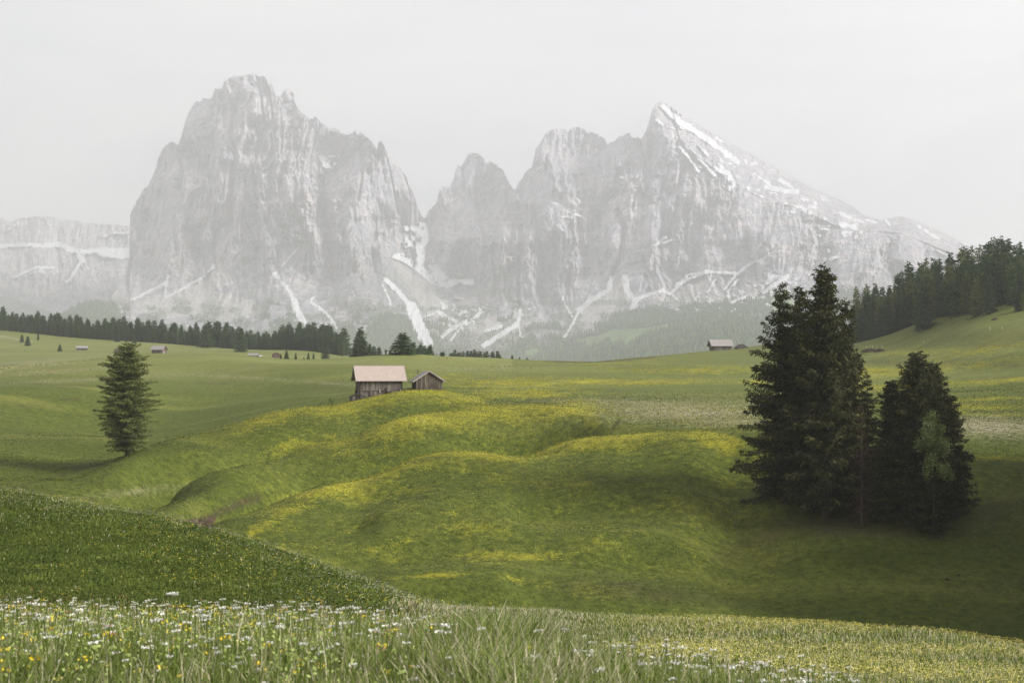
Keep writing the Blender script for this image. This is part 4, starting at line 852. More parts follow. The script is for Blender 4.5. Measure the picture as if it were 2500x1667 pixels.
tree('spruce_tree', 'dark spruce at the left edge of the big clump with ragged outstretched branches', 'spruce', 1912, 693, 123, 3.0, 1, M_SPRUCE, longtop, group=GS, whorls=60, twstep=0.17, tuft=0.38, irr=0.62, hang=.8, slope=(0.30, -0.16), bias=lambda t, az: 1.0 if math.cos(az) < 0.2 else 0.75)
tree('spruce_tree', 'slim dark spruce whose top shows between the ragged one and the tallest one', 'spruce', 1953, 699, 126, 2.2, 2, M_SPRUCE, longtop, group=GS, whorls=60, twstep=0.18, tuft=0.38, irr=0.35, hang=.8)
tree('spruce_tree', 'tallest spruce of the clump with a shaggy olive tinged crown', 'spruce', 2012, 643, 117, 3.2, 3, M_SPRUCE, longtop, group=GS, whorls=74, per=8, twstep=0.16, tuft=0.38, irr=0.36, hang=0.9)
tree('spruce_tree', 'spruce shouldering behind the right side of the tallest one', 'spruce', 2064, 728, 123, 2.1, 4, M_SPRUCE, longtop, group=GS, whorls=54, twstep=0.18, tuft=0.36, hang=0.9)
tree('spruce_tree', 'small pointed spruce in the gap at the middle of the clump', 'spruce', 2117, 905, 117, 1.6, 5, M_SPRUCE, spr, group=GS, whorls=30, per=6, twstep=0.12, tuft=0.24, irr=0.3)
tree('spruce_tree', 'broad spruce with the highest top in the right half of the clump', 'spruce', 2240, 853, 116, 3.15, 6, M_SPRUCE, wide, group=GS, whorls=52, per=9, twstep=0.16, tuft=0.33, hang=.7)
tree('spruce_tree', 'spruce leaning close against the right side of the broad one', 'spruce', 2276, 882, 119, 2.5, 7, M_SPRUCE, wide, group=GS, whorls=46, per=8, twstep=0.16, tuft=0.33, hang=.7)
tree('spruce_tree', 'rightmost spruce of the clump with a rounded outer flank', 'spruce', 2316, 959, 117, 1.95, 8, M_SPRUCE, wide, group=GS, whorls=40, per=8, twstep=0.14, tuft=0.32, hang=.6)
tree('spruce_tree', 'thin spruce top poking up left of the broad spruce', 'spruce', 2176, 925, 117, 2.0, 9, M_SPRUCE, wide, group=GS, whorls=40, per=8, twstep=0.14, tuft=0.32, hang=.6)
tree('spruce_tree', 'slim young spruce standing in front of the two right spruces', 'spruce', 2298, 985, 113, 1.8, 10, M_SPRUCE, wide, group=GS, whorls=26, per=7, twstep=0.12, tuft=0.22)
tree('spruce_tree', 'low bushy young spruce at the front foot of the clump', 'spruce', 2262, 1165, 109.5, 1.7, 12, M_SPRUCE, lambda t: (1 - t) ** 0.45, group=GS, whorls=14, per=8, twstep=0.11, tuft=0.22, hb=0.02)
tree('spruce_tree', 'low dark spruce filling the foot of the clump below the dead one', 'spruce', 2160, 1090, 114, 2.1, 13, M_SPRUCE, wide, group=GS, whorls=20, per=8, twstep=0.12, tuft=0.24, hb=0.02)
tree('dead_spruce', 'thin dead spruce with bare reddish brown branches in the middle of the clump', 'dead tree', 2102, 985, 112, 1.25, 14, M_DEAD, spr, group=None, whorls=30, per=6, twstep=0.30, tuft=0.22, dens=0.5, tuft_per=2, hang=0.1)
# broad-leaved bush
def leafy(name, label, cat, px, top, bot, Y, R, seed, mat, n=9000, leaf=0.15):
    rng = np.random.default_rng(seed)
    R *= W(Y) / Y; leaf *= W(Y) / Y; Y = W(Y)
    g = on_ground(px, Y); zt = float(ray(px, top)[1]) * Y; zb = float(ray(px, bot)[1]) * Y
    H = zt - g.z
    o = empty(name, (g.x, g.y, g.z), label=label, cat=cat)
    mb = MB(); mb.tube([(0, 0, -0.3), (0.1, 0, H * .3), (0.0, .1, H * .65), (0.1, 0, H * 0.95)], [0.09, 0.08, 0.06, 0.02], 6, 0.5)
    cl = []
    for k in range(30):
        t = rng.random() ** 0.8; hz = (zb - g.z) + (zt - zb) * t; r = R * (1 - t) ** 0.5 * (0.3 + 0.7 * rng.random()); a = rng.random() * 2 * PI
        p = (r * math.cos(a), r * math.sin(a), hz); cl.append(p)
        mb.tube([(0, 0, max(0.3, hz - 0.9 * r - .4)), (p[0] * .5, p[1] * .5, hz - .3 * r), p], [0.03, 0.02, 0.008], 4, 0.4, False)
    cl = np.array(cl); k = rng.integers(0, len(cl), n)
    pos = cl[k] + rng.normal(0, 1, (n, 3)) * np.array([0.26, 0.26, 0.34])
    d = rng.normal(0, 1, (n, 3)); d[:, 2] += 0.6; d /= np.linalg.norm(d, axis=1, keepdims=True)
    V, Fq = rhombs(pos, d, leaf * (0.7 + 0.6 * rng.random(n)), leaf * 0.7 * np.ones(n), rng)
    T = np.clip(0.45 + 0.25 * rng.standard_normal(n) + 0.3 * (rng.random(30)[k] - .5), 0, 1)
    mb.build('trunk', M_BARK, o); link('crown', mesh_np('crown', V, Fq, mat, dict(tint=np.repeat(T, 4))), o)
    return o
leafy('broadleaf_tree', 'pale green broadleaf sapling growing out of the right side of the spruce clump', 'broadleaf tree', 2276, 1008, 1165, 107.5, 1.5, 31, M_LEAF, n=5200, leaf=.17)
# bleached dead boughs at the right foot of the clump
DBY = yfor(2331, 1224, 120, 168); g = on_ground(2338, DBY)
mb = MB()
w = lambda px, py: tuple(P(px, py, DBY) - g)
b0 = w(2331, 1217)
mb.tube([b0, w(2331, 1205), w(2337, 1200), w(2348, 1204), w(2351, 1190), w(2353, 1171)], [0.02, 0.03, 0.025, 0.03, 0.025, 0.01], 5)
mb.tube([w(2337, 1200), w(2330, 1199)], [0.03, 0.01], 5)
mb.tube([w(2351, 1190), (w(2356, 1180)[0], 0.3, w(2356, 1180)[2])], [0.03, 0.01], 5)
mb.tube([b0, (b0[0] + .05, 0.1, b0[2] - 0.6)], [0.02, 0.03], 5)
tag(mb.build('dead_branch', M_PALEWOOD, loc=g), 'bleached bare bough sticking up at the right foot of the spruce clump', 'dead branch')

# lone larch on the left
def larch_prof(t):
    return float(np.interp(t, [0, .08, .18, .28, .42, .55, .68, .78, .86, .93, 1], [.50, .60, .74, .90, 1.0, .92, .80, .76, .54, .34, .08]))
tree('larch_tree', 'lone loose crowned larch standing in the hollow on the left', 'larch', 311, 836, 195, 3.0, 21, M_LARCH, larch_prof, whorls=88, per=7, twstep=0.17, tuft=0.31, irr=0.6, hb=0.07, hang=0.45, slope=(0.25, -0.10), tip=0.10, dens=0.72, tuft_per=4)

OFFS = []
# ---- forest stock: a few meshes copied as individuals
STOCK = []
def mk_stock(seed, mat, prof, R, whorls, per, irr, dens, hb=0.03, hang=0.3):
    c, t = conifer_mesh(seed, 10.0, R, 10 * hb, whorls, per, 0.42, 0.62, prof, mat=mat, irr=irr, dens=dens, wood=False, tuft_per=2, hang=hang)
    STOCK.append((c, t))
full = lambda t: (1 - t) ** 0.72 * (0.86 + 0.14 * min(1, t / 0.15)) + 0.02
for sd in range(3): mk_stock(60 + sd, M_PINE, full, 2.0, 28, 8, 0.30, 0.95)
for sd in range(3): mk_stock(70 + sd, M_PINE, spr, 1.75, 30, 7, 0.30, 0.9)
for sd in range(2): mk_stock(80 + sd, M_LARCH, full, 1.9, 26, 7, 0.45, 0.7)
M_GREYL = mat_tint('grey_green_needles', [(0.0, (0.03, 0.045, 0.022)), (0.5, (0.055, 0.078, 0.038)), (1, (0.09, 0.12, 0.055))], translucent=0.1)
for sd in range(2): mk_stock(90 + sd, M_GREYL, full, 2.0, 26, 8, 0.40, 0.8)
rnd = random.Random(5)
def forest_tree(px, top, Y, kind, label, group, cat='tree', wfac=1.0, minH=2.0, name='conifer_tree', sink=0.2, wpx=None):
    g = on_ground(px, Y); zt = float(ray(px, top)[1]) * Y
    H = max(minH, zt - g.z + sink)
    c, t = STOCK[kind]
    name = ['stock_conifer'] * 3 + ['spruce_tree'] * 3 + ['larch_tree'] * 4; name = name[kind]  # name only follows the stock mesh, not a recognised species
    o = empty(name, (g.x, g.y, g.z - sink), rz=rnd.random() * 2 * PI, label=label, cat=cat, group=group)
    s = H / 10.0
    if wpx is not None:
        wfac = (wpx / F * Y) / (2.9 * s)
    sx = s * wfac
    o.scale = (sx, sx, s)
    link('trunk', t, o); link('crown', c, o)
    return o
# right-hand wood
k7 = lambda x, y: (2050 + x / 4.9, 560 + y / 4.9)
RT = [(205,700),(320,672),(430,662),(515,700),(600,680),(690,560),(740,512),(840,400),(970,420),(1030,372),(1135,370),(1190,365),(1330,290),(1450,250),(1510,215),(1580,225),(1690,203),(1770,170),(1840,118),(1930,98),(2020,122),(2100,200),(2160,165),(2205,250)]
RTp = [k7(*p) for p in RT] + [(2510,612),(2560,600)]
outline = lambda x: np.interp(x, [p[0] for p in RTp], [p[1] for p in RTp])
FB = Dr[26:]
fy = lambda x: float(np.interp(x, [p[0] for p in FB] + [2600], [p[2] for p in FB] + [410]))
GR = 'conifers of the wood on the right hillside'
LR = 'tall dark conifer in the dense wood covering the right hillside'
for (x, y) in RTp:
    forest_tree(x, y, fy(x) + 45 + rnd.random() * 30, rnd.choice([0, 1, 3, 4, 5, 6]), LR, GR, 'conifer', wfac=rnd.uniform(.8, 1.05))
x = 2092
while x < 2590:
    for dY in (6, 16, 27):
        xx = x + rnd.uniform(-7, 7); Yt = fy(xx) + dY + rnd.uniform(-2, 3)
        o_ = outline(xx); base = 848 if xx < 2110 else float(np.interp(xx, [p[0] for p in FB], [p[1] for p in FB]))
        h = (base - o_) * {6: 0.62, 16: 0.78, 27: 0.86}[dY] * rnd.uniform(.82, 1.04)
        forest_tree(xx, base - h, Yt, rnd.choice([0, 1, 2, 6, 7, 8, 9, 3]), LR, GR, 'conifer', wfac=rnd.uniform(.8, 1.1))
    x += 19
for (x, y, h) in [(1800,635,930),(1630,600,1000),(2150,690,930),(2190,760,960),(570,830,1300),(1020,590,1120)]:
    a, b = k7(x, y); forest_tree(a, b, fy(a) - 6, rnd.choice([6, 8, 9]), 'lighter green larch at the front edge of the right hillside wood', GR, 'larch', name='larch_tree')
for (x, Y_, H_) in [(2700,126,25),(2740,136,27),(2770,121,24),(2790,144,28),(2830,131,25),(2730,152,27),(2900,140,27),(2880,120,24),(2960,150,28),(2720,162,25),(3000,132,26),(2780,160,27)]:  # unseen spruces added beyond the right edge to cast shade into the bowl
    gg = on_ground(x, Y_); kd = rnd.choice([0, 1, 2, 3]); c, t = STOCK[kd]
    o = empty('spruce_tree', (gg.x, gg.y, gg.z - .3), rz=rnd.random() * 6, label='unseen spruce added just beyond the right edge of the view to shade the bowl', cat='spruce', group='added shade spruces beyond the right edge', scale=H_ / 10)
    link('trunk', t, o); link('crown', c, o)
# left wood
k1 = lambda x, y: (x / 2.352, 700 + y / 2.352)
LT = [(15,115),(45,160),(70,145),(130,150),(175,160),(215,142),(250,165),(290,155),(330,148),(400,165),(440,160),(500,185),(560,190),(600,180),(650,175),(710,170),(750,200),(790,178),(850,190),(930,190),(1000,205),(1040,222),(1060,250),(1090,222),(1125,205),(1200,200),(1250,198),(1300,203),(1370,230),(1440,250),(1480,255),(1530,255),(1580,252),(1620,220),(1660,210),(1720,205),(1800,205),(1850,213),(1890,215),(1925,260),(1975,235)]
LTp = [k1(*p) for p in LT]
lo = lambda x: np.interp(x, [p[0] for p in LTp], [p[1] for p in LTp])
lb = lambda x: float(np.interp(x, [-40, 0, 100, 200, 300, 425, 510, 617, 787, 850], [803, 806, 815, 826, 832, 840, 849, 857, 855, 857]))
lY = lambda x: float(np.interp(x, [-40, 0, 200, 425, 600, 787, 850], [1000, 1000, 950, 920, 870, 840, 830]))
GL = 'conifers of the long wood along the left meadow'
LL = 'dark conifer in the long wood along the top of the left meadow'
for (x, y) in LTp + [(-15, 752), (-30, 758)]:
    forest_tree(x, y, lY(x) + 40 + rnd.random() * 15, rnd.choice([0, 1, 2, 3, 4]), LL, GL, 'conifer', wfac=rnd.uniform(1.0, 1.5))
x = -30
while x < 842:
    for dY, f in ((2, .60), (14, .76), (28, .90)):
        xx = x + rnd.uniform(-4, 4)
        if xx > 848: continue
        h = (lb(xx) - lo(xx)) * f * rnd.uniform(.85, 1.08)
        if rnd.random() < 0.12 and dY == 2: h *= .6
        forest_tree(xx, lb(xx) - h, lY(xx) + dY, rnd.choice([0, 1, 2, 3, 4, 9, 8, 9, 8]), LL, GL, 'conifer', wfac=rnd.uniform(1.1, 1.6))
    x += 13.5
# lone trees on the far left meadow and in front of the wood
SOLO = [((125,273,318,18), 2, 'left of the two little round spruces side by side on the far left meadow'), ((158,284,339,24), 0, 'larger of the two little round spruces side by side on the far left meadow'), ((218,266,305,12), 3, 'tiny lone spruce uphill of the pair on the far left meadow'), ((343,330,371,18), 1, 'small round lone spruce left of the low pale roofed hut'),
 ((300,255,278,9), 2, 'very small shrubby conifer just below the left wood'), ((405,225,290,26), 9, 'greyish rounded conifer standing just in front of the left wood'), ((672,243,316,26), 8, 'rounded pine in front of the wood above the dark gabled hut'), ((770,285,325,18), 1, 'short squat conifer below the wood between the two larger left huts'),
 ((1530,272,374,22), 9, 'slender grey green conifer in front of the wood above the stilted hut'), ((1700,262,362,26), 9, 'pale green larch at the front of the wood behind the stilted hut'), ((1645,368,424,26), 4, 'dark pointed spruce right beside the stilted hut'), ((1612,385,424,14), 9, 'small grey conifer touching the stilted hut wall'),
 ((1698,378,424,13), 9, 'thin grey green young conifer right of the dark pointed spruce'), ((1770,378,421,14), 9, 'small grey green conifer left of a tiny dark one'), ((1800,382,422,13), 3, 'tiny dark conifer in the row of small trees behind the meadow crest'), ((1868,322,422,34), 8, 'pale loose larch behind the crest, tallest of the small trees there'), ((1908,388,420,20), 2, 'short dark conifer at the right foot of the pale loose larch'), ((1745,405,422,10), 8, 'lowest grey bush in the row of small trees behind the crest'),
 ((1178,215,350,50), 0, 'big broad conifer bulging from the front of the left wood'), ((1385,240,374,50), 1, 'broad dark conifer in the front of the left wood near the pale hut')]
for (x, t, b, wd), kd, lab in SOLO:
    px, pt = k1(x, t); _, pb = k1(x, b)
    Yd = yfor(px, pb, 480, 1100)
    forest_tree(px, pt, Yd, kd, lab, None, 'conifer', minH=0.8, wpx=wd / 2.352)
k6 = lambda x, y: (900 + x / 5.88, 790 + y / 5.88)
CT = [(490,138,435,265,418,1,'dark dense conifer standing alone on the meadow crest above the big barn'),
 (640,265,450,110,520,9,'grey green conifer just right of the lone dark one on the crest'), (745,290,450,95,530,3,'dark pointed conifer in the small row right of the lone dark one'), (800,320,450,80,535,2,'short conifer between two taller ones right of the lone dark one'), (885,308,455,100,525,1,'dark round topped conifer at the right end of the small crest row'), (700,340,445,80,510,9,'low grey green conifer at the foot of the small crest row'), (840,350,450,70,515,0,'low dark conifer at the foot of the small crest row'),
 (-118,70,450,200,560,1,'large broad dark conifer left of the lone dark one, rising from the hollow'), (-160,210,460,170,540,9,'rounded grey green tree at the left foot of the large broad conifer'), (-80,215,460,150,545,8,'mossy green tree at the right foot of the large broad conifer'), (15,290,460,90,540,2,'dark conifer in the low group left of the lone crest tree'), (75,320,460,100,530,9,'grey green conifer in the low group left of the lone crest tree'), (150,338,455,90,535,0,'rightmost conifer of the low group left of the lone crest tree'),
 (245,370,450,45,560,3,'tiny thin spruce peeping over the crest left of the lone dark conifer'), (305,388,450,55,560,2,'tiny round conifer peeping over the crest next to the lone dark one'), (975,428,470,24,560,4,'very tiny conifer tip over the crest right of the small row')]
for x, t, b, wd, Yd, kd, lab in CT:
    px, pt = k6(x, t)
    forest_tree(px, pt, Yd, kd, lab, None, 'conifer', minH=0.8, wpx=wd / 5.88)
for i, (x, t) in enumerate([(1190,420),(1240,380),(1300,410),(1360,398),(1420,388),(1470,382),(1520,375),(1560,395),(1600,390),(1660,400),(1700,400),(1780,400),(1850,388),(1880,450)]):
    px, pt = k6(x, t); forest_tree(px, pt, 620 + 20 * rnd.random(), rnd.choice([8, 9, 7, 2, 4, 9]), 'grey green conifer in the low row of treetops behind the meadow crest at centre', 'treetops in a row behind the meadow crest at centre', 'conifer', minH=0.8, wpx=rnd.uniform(14, 19))
for (x, t, w_, lab) in [(2060,450,10,'largest of three tiny treetops peeping over the crest at centre right'), (2165,480,7,'middle one of three tiny treetops peeping over the crest at centre right'), (2275,490,9,'last and rightmost of three tiny treetops over the crest at centre right')]:
    px, pt = k6(x, t); forest_tree(px, pt, 640, 2, lab, None, 'conifer', minH=0.8, wpx=w_)
# small shrub on the crest
leafy('shrub', 'small dark shrub on the crest right of the low tree row', 'shrub', 1080, 864.5, 868, 424, 0.55, 41, M_PINE, n=500, leaf=0.3)
leafy('shrub', 'tiny pale bush on the grass left of the big barn', 'shrub', 811, 974, 979, 250, 0.35, 42, M_LEAF, n=260, leaf=0.22)

# ------------------------------------------------------------------ huts
def gable_roof(o, L_, W, zE, zR, ovx, ovy, mat, trim=None, th=0.09):
    """ridge along x, length L_, eave half width W/2+ovy; front slope (towards -y) and back slope"""
    hy = W / 2; k = (zR - zE) / hy
    for s in (-1, 1):
        mb = MB()
        y0, z0 = s * (hy + ovy), zE - k * ovy
        x0, x1 = -L_ / 2 - ovx, L_ / 2 + ovx
        n = 2
        vs = [Vector((x0, y0, z0)), Vector((x1, y0, z0)), Vector((x0, s * 0.0, zR)), Vector((x1, s * 0.0, zR))]
        vs += [v + Vector((0, 0, th)) for v in vs]
        if s > 0: vs = [vs[i] for i in (2, 3, 0, 1, 6, 7, 4, 5)]
        mb.hexa(vs)
        mb.build('roof', mat, o)
    if trim is not None:
        for sx in (-1, 1):
            for s in (-1, 1):
                mb = MB(); x0 = sx * (L_ / 2 + ovx) + (0.0 if sx > 0 else -0.05); x1 = x0 + 0.05
                y0, z0 = s * (hy + ovy + 0.02), zE - k * ovy
                vs = [Vector((x0, y0, z0 - 0.10)), Vector((x1, y0, z0 - 0.10)), Vector((x0, 0, zR - 0.10)), Vector((x1, 0, zR - 0.10))]
                vs += [v + Vector((0, 0, 0.24)) for v in vs]
                if s > 0: vs = [vs[i] for i in (2, 3, 0, 1, 6, 7, 4, 5)]
                mb.hexa(vs); mb.build('barge_board', trim, o)
def plank_wall(o, name, x0, x1, y, z0, z1, mat, rng, axis='x', ztop=None, w=0.15, th=0.05, out=-1):
    mb = MB(); a = x0
    while a < x1 - 0.02:
        b = min(a + w * rng.uniform(.8, 1.25), x1); t = rng.random(); off = rng.uniform(0, 0.025)
        zt = (z1 if ztop is None else min(ztop(a), ztop(b))); zb = z0 - rng.uniform(0, 0.06)
        lo_, hi_ = (y + (out * (th + off)), y) if out < 0 else (y, y + th + off)
        if axis == 'x': mb.box(a + 0.006, b - 0.006, lo_, hi_, zb, zt, t)
        else: mb.box(lo_, hi_, a + 0.006, b - 0.006, zb, zt, t)
        a = b
    return mb.build(name, mat, o)
rngw = random.Random(3)

# --- the big barn
c_px, c_Y = 925, W(241)
gc = on_ground(c_px, c_Y)
zb_ = float(ray(925, 962)[1]) * c_Y
barn = empty('barn', (gc.x, gc.y, zb_), math.radians(14), 'big weathered two storey barn with a pale pinkish shingle roof on the ridge', 'barn')
barn.scale = (W(241) / 241,) * 3
Lb, Wb = 7.1, 5.0
z_mid, z_eave, z_ridge = 0.65, 2.72, 4.75   # log base / boards split, eave, ridge (local)
# core volume so nothing is hollow
mb = MB(); mb.box(-Lb/2 + .1, Lb/2 - .1, -Wb/2 + .1, Wb/2 - .1, -2.0, z_eave + .02, 0.1); mb.build('inner_wall', M_DARKWOOD, barn)
plank_wall(barn, 'front_wall', -Lb/2, Lb/2, -Wb/2, z_mid, z_eave - .1, M_WOOD, rngw)
plank_wall(barn, 'back_wall', -Lb/2, Lb/2, Wb/2, z_mid, z_eave - .1, M_WOOD, rngw, out=1)
kk = (z_ridge - z_eave) / (Wb / 2)
gt_ = lambda y: z_ridge - 0.04 - kk * abs(y)
for sx in (-1, 1):
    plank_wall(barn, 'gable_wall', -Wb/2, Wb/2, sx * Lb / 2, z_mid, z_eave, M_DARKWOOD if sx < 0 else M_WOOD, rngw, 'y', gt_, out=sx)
    mb = MB(); mb.add([(sx*(Lb/2-.12), -Wb/2+.1, z_eave), (sx*(Lb/2-.12), Wb/2-.1, z_eave), (sx*(Lb/2-.12), 0, z_ridge-.12)], [(0, 1, 2)], .1); mb.build('gable_lining', M_DARKWOOD, barn)
# log base: round logs with notched ends
mb = MB()
z = -2.2
while z < z_mid - 0.1:
    for s in (-1, 1):
        mb.tube([(-Lb/2 - .25 + 0.05 * s, s * (Wb/2 - .08), z), (Lb/2 + .15, s * (Wb/2 - .08), z)], [0.135, 0.125], 8, rngw.random())
        mb.tube([(s * (Lb/2 - .15), -Wb/2 - .25, z + .12), (s * (Lb/2 - .15), Wb/2 + .25, z + .12)], [0.13, 0.125], 8, rngw.random())
    z += 0.25
mb.build('log_base', M_LOGS, barn)
mb = MB(); mb.box(-Lb/2 - .12, Lb/2 + .12, -Wb/2 - .14, -Wb/2 + .02, z_mid - .09, z_mid + .05, .3); mb.build('sill_beam', M_DARKWOOD, barn)
dr_ = plank_wall(barn, 'door', -1.65, -0.45, -Wb/2 - .21, -1.4, z_mid - .12, M_WOOD, rngw, th=0.06); dr_['label'] = 'grey plank stable door in the log base'
mb = MB()
for xx in (-1.76, -0.34): mb.box(xx - .08, xx + .08, -Wb/2 - .30, -Wb/2 - .1, -1.5, z_mid - .1, .6)
mb.build('door_frame', M_WOOD, barn)
# arched hatch and ramp landing on the right
mb = MB(); mb.add([(0.55, -Wb/2 - .09, z_mid + .02), (0.93, -Wb/2 - .09, z_mid + .02), (0.93, -Wb/2 - .09, z_mid + .22), (0.74, -Wb/2 - .09, z_mid + .38), (0.55, -Wb/2 - .09, z_mid + .22)], [(0, 1, 2, 3, 4)], 0); mb.build('hatch', M_BLACK, barn)
mb = MB(); mb.box(1.0, Lb/2 + .35, -Wb/2 - .75, -Wb/2 - .1, z_mid - .22, z_mid - .1, .4); mb.build('landing', M_WOOD, barn)
for i in range(7):
    xx = 1.1 + i * 0.44; mb = MB(); mb.box(xx, xx + .09, -Wb/2 - .72, -Wb/2 - .62, -1.2, z_mid - .22, .2); mb.build('landing_post', M_WOOD, barn)
for xx in (-0.25, 1.15, 3.25):
    mb = MB(); mb.box(xx - .08, xx + .08, -Wb/2 - .42, -Wb/2 - .12, z_mid - .35 - .3 * (xx > 0) , z_mid + .14, .95); mb.build('bracket', M_TRIM, barn)
# corner posts
for xx in (-Lb/2 - .02, Lb/2 - .1):
    mb = MB(); mb.box(xx - .02, xx + .16, -Wb/2 - .12, -Wb/2 + .02, z_mid + .06, z_eave - .02, .15); mb.build('corner_post', M_DARKWOOD, barn)
gable_roof(barn, Lb, Wb, z_eave, z_ridge, .75, .62, M_SHINGLE, M_TRIM)
mb = MB(); mb.box(-Lb/2 - .76, Lb/2 + .76, -.09, .09, z_ridge + .05, z_ridge + .13, .6); mb.build('ridge_cap', M_TRIM, barn)
mb = MB()
for s in (-1, 1):
    for yy_ in (-Wb/2, 0, Wb/2): mb.box(min(s*Lb/2, s*(Lb/2+.7)), max(s*Lb/2, s*(Lb/2+.7)), yy_ - .08, yy_ + .08, (z_eave if yy_ else z_ridge) - .2, (z_eave if yy_ else z_ridge) - .06, .2)
mb.build('purlin_ends', M_DARKWOOD, barn)
# lean-to on the left
lt = link('lean_to', plank_wall(barn, 'tmp_front', -Lb/2 - 1.35, -Lb/2 - .28, -Wb/2 + .35, -1.7, -0.05, M_WOOD, rngw, ztop=lambda a: 0.18 + (a + Lb/2) * .38).data, barn)
bpy.data.objects.remove(bpy.data.objects['tmp_front'])
plank_wall(lt, 'side_wall', -Wb/2 + .35, 0.2, -Lb/2 - 1.35, -1.9, -0.35, M_DARKWOOD, rngw, 'y')
mb = MB()
x0, x1 = -Lb/2 - 1.5, -Lb/2 - .1
mb.hexa([(x0, -Wb/2 + .1, -.42), (x1, -Wb/2 + .1, .12), (x0, .5, -.42), (x1, .5, .12), (x0, -Wb/2 + .1, -.34), (x1, -Wb/2 + .1, .20), (x0, .5, -.34), (x1, .5, .20)], .2)
mb.build('lean_to_roof', M_DARKWOOD, lt)

# --- generic small hut; ridge along local x (kind 'side') or seen from its gable: rotate by 90 deg
def hut(name, label, px, py_base, Y, rot, L_, W, hw, hr, wall, roof, ovx=.4, ovy=.4, trim=None, door=None, stilts=0.0, group=None, gable_mat=None, sink=.8, cat='hut', window=False):
    sc_ = 1.0
    if Y > 700:
        Yn = yfor(px, py_base, 460, 1000); sc_ = Yn / Y; Y = Yn
    g = P(px, py_base, Y)
    o = empty(name, g, math.radians(rot), label, cat, group)
    o.scale = (sc_,) * 3
    rg = random.Random(int(px))
    mb = MB(); mb.box(-L_/2+.07, L_/2-.07, -W/2+.07, W/2-.07, stilts - (0 if stilts else sink), stilts + hw - .01, .1); mb.build('inner_wall', M_DARKWOOD, o)
    zb = stilts if stilts else -sink
    kk = (hr) / (W / 2); zr = stilts + hw + hr; gt = lambda y: zr - .05 - kk * abs(y)
    plank_wall(o, 'long_wall', -L_/2, L_/2, -W/2, zb, stilts + hw - .08, wall, rg)
    plank_wall(o, 'long_wall', -L_/2, L_/2, W/2, zb, stilts + hw - .08, wall, rg, out=1)
    for sx in (-1, 1):
        plank_wall(o, 'gable_wall', -W/2, W/2, sx * L_/2, zb, 0, gable_mat or wall, rg, 'y', gt, out=sx)
        mb = MB(); mb.add([(sx*(L_/2-.1), -W/2+.08, stilts+hw), (sx*(L_/2-.1), W/2-.08, stilts+hw), (sx*(L_/2-.1), 0, zr-.15)], [(0, 1, 2)], .1); mb.build('gable_lining', M_DARKWOOD, o)
    gable_roof(o, L_, W, stilts + hw, zr, ovx, ovy, roof, trim)
    if stilts:
        for a in (-1, 0, 1):
            for b in (-1, 1):
                mb = MB(); mb.box(a*(L_/2-.2)-.12, a*(L_/2-.2)+.12, b*(W/2-.2)-.12, b*(W/2-.2)+.12, -.6, stilts, .9); mb.build('stilt', M_PALEWOOD, o)
    if door:
        side, a, w_, h_, m_ = door
        mb = MB()
        if side == 'front': mb.box(a, a + w_, -W/2 - .12, -W/2 - .085, 0, h_, .5)
        else: mb.box(L_/2 + .085, L_/2 + .12, a, a + w_, 0, h_, .5)
        mb.build('door', m_, o)
    return o
# small shed beside the barn: gable faces the camera
sh = hut('shed', 'small dark brown shed with its gable to the front, beside the big barn', 1042.5, 954.5, W(241.5), 12.5 - 90, 4.8, 4.35, 1.95, 1.42, M_DARKWOOD, M_SHINGLE_GREY, .28, .62, M_TRIM, cat='shed'); sh.scale = (W(241) / 241,) * 3
g = on_ground(1046, 241.5); 
# weather pole behind the shed
gp = on_ground(1020, W(252)); zt = P(1020, 901, W(252)).z
mb = MB(); mb.tube([(0, 0, -.3), (0.02, 0, zt - gp.z - .5)], [.07, .06], 7, .3); po = mb.build('pole', M_DARKWOOD, loc=gp); tag(po, 'thin dark pole with a cap rising behind the small shed', 'pole')
mb = MB(); mb.tube([(0.02, 0, zt - gp.z - .5), (0.02, 0, zt - gp.z - .3), (0.02, 0, zt - gp.z)], [.13, .13, .05], 7, .3); mb.build('cap', M_DARKWOOD, po)
# pale trough between the two
gt0 = P(1001, 950, W(243))
tr_ = empty('water_trough', gt0, math.radians(4), 'pale low wooden trough between the big barn and the shed', 'trough')
mb = MB(); mb.box(-.75, .75, -.2, .2, 0.0, .06); mb.box(-.75, .75, -.2, -.15, .06, .22); mb.box(-.75, .75, .15, .2, .06, .22); mb.box(-.75, -.7, -.15, .15, .06, .22); mb.box(.7, .75, -.15, .15, .06, .22); mb.build('basin', M_PALEWOOD, tr_)
for sx in (-.5, .5):
    mb = MB(); mb.box(sx-.06, sx+.06, -.15, .15, -.5, 0); mb.build('leg', M_PALEWOOD, tr_)

# right crest huts
hut('barn', 'long grey barn with a pale roof on the skyline crest at right', 1759, 853.5, 548, 9, 7.3, 5.0, 1.75, 2.05, M_WOOD, M_SHINGLE_GREY, .9, .6, M_TRIM, gable_mat=M_DARKWOOD, cat='barn', sink=1.2)
hut('hut', 'small dark gabled hut half sunk behind the crest next to the long grey barn', 1809, 853.0, 552, -78, 4.0, 3.7, 0.85, 1.1, M_WOOD, M_DARKWOOD, .25, .45, None, sink=1.0)
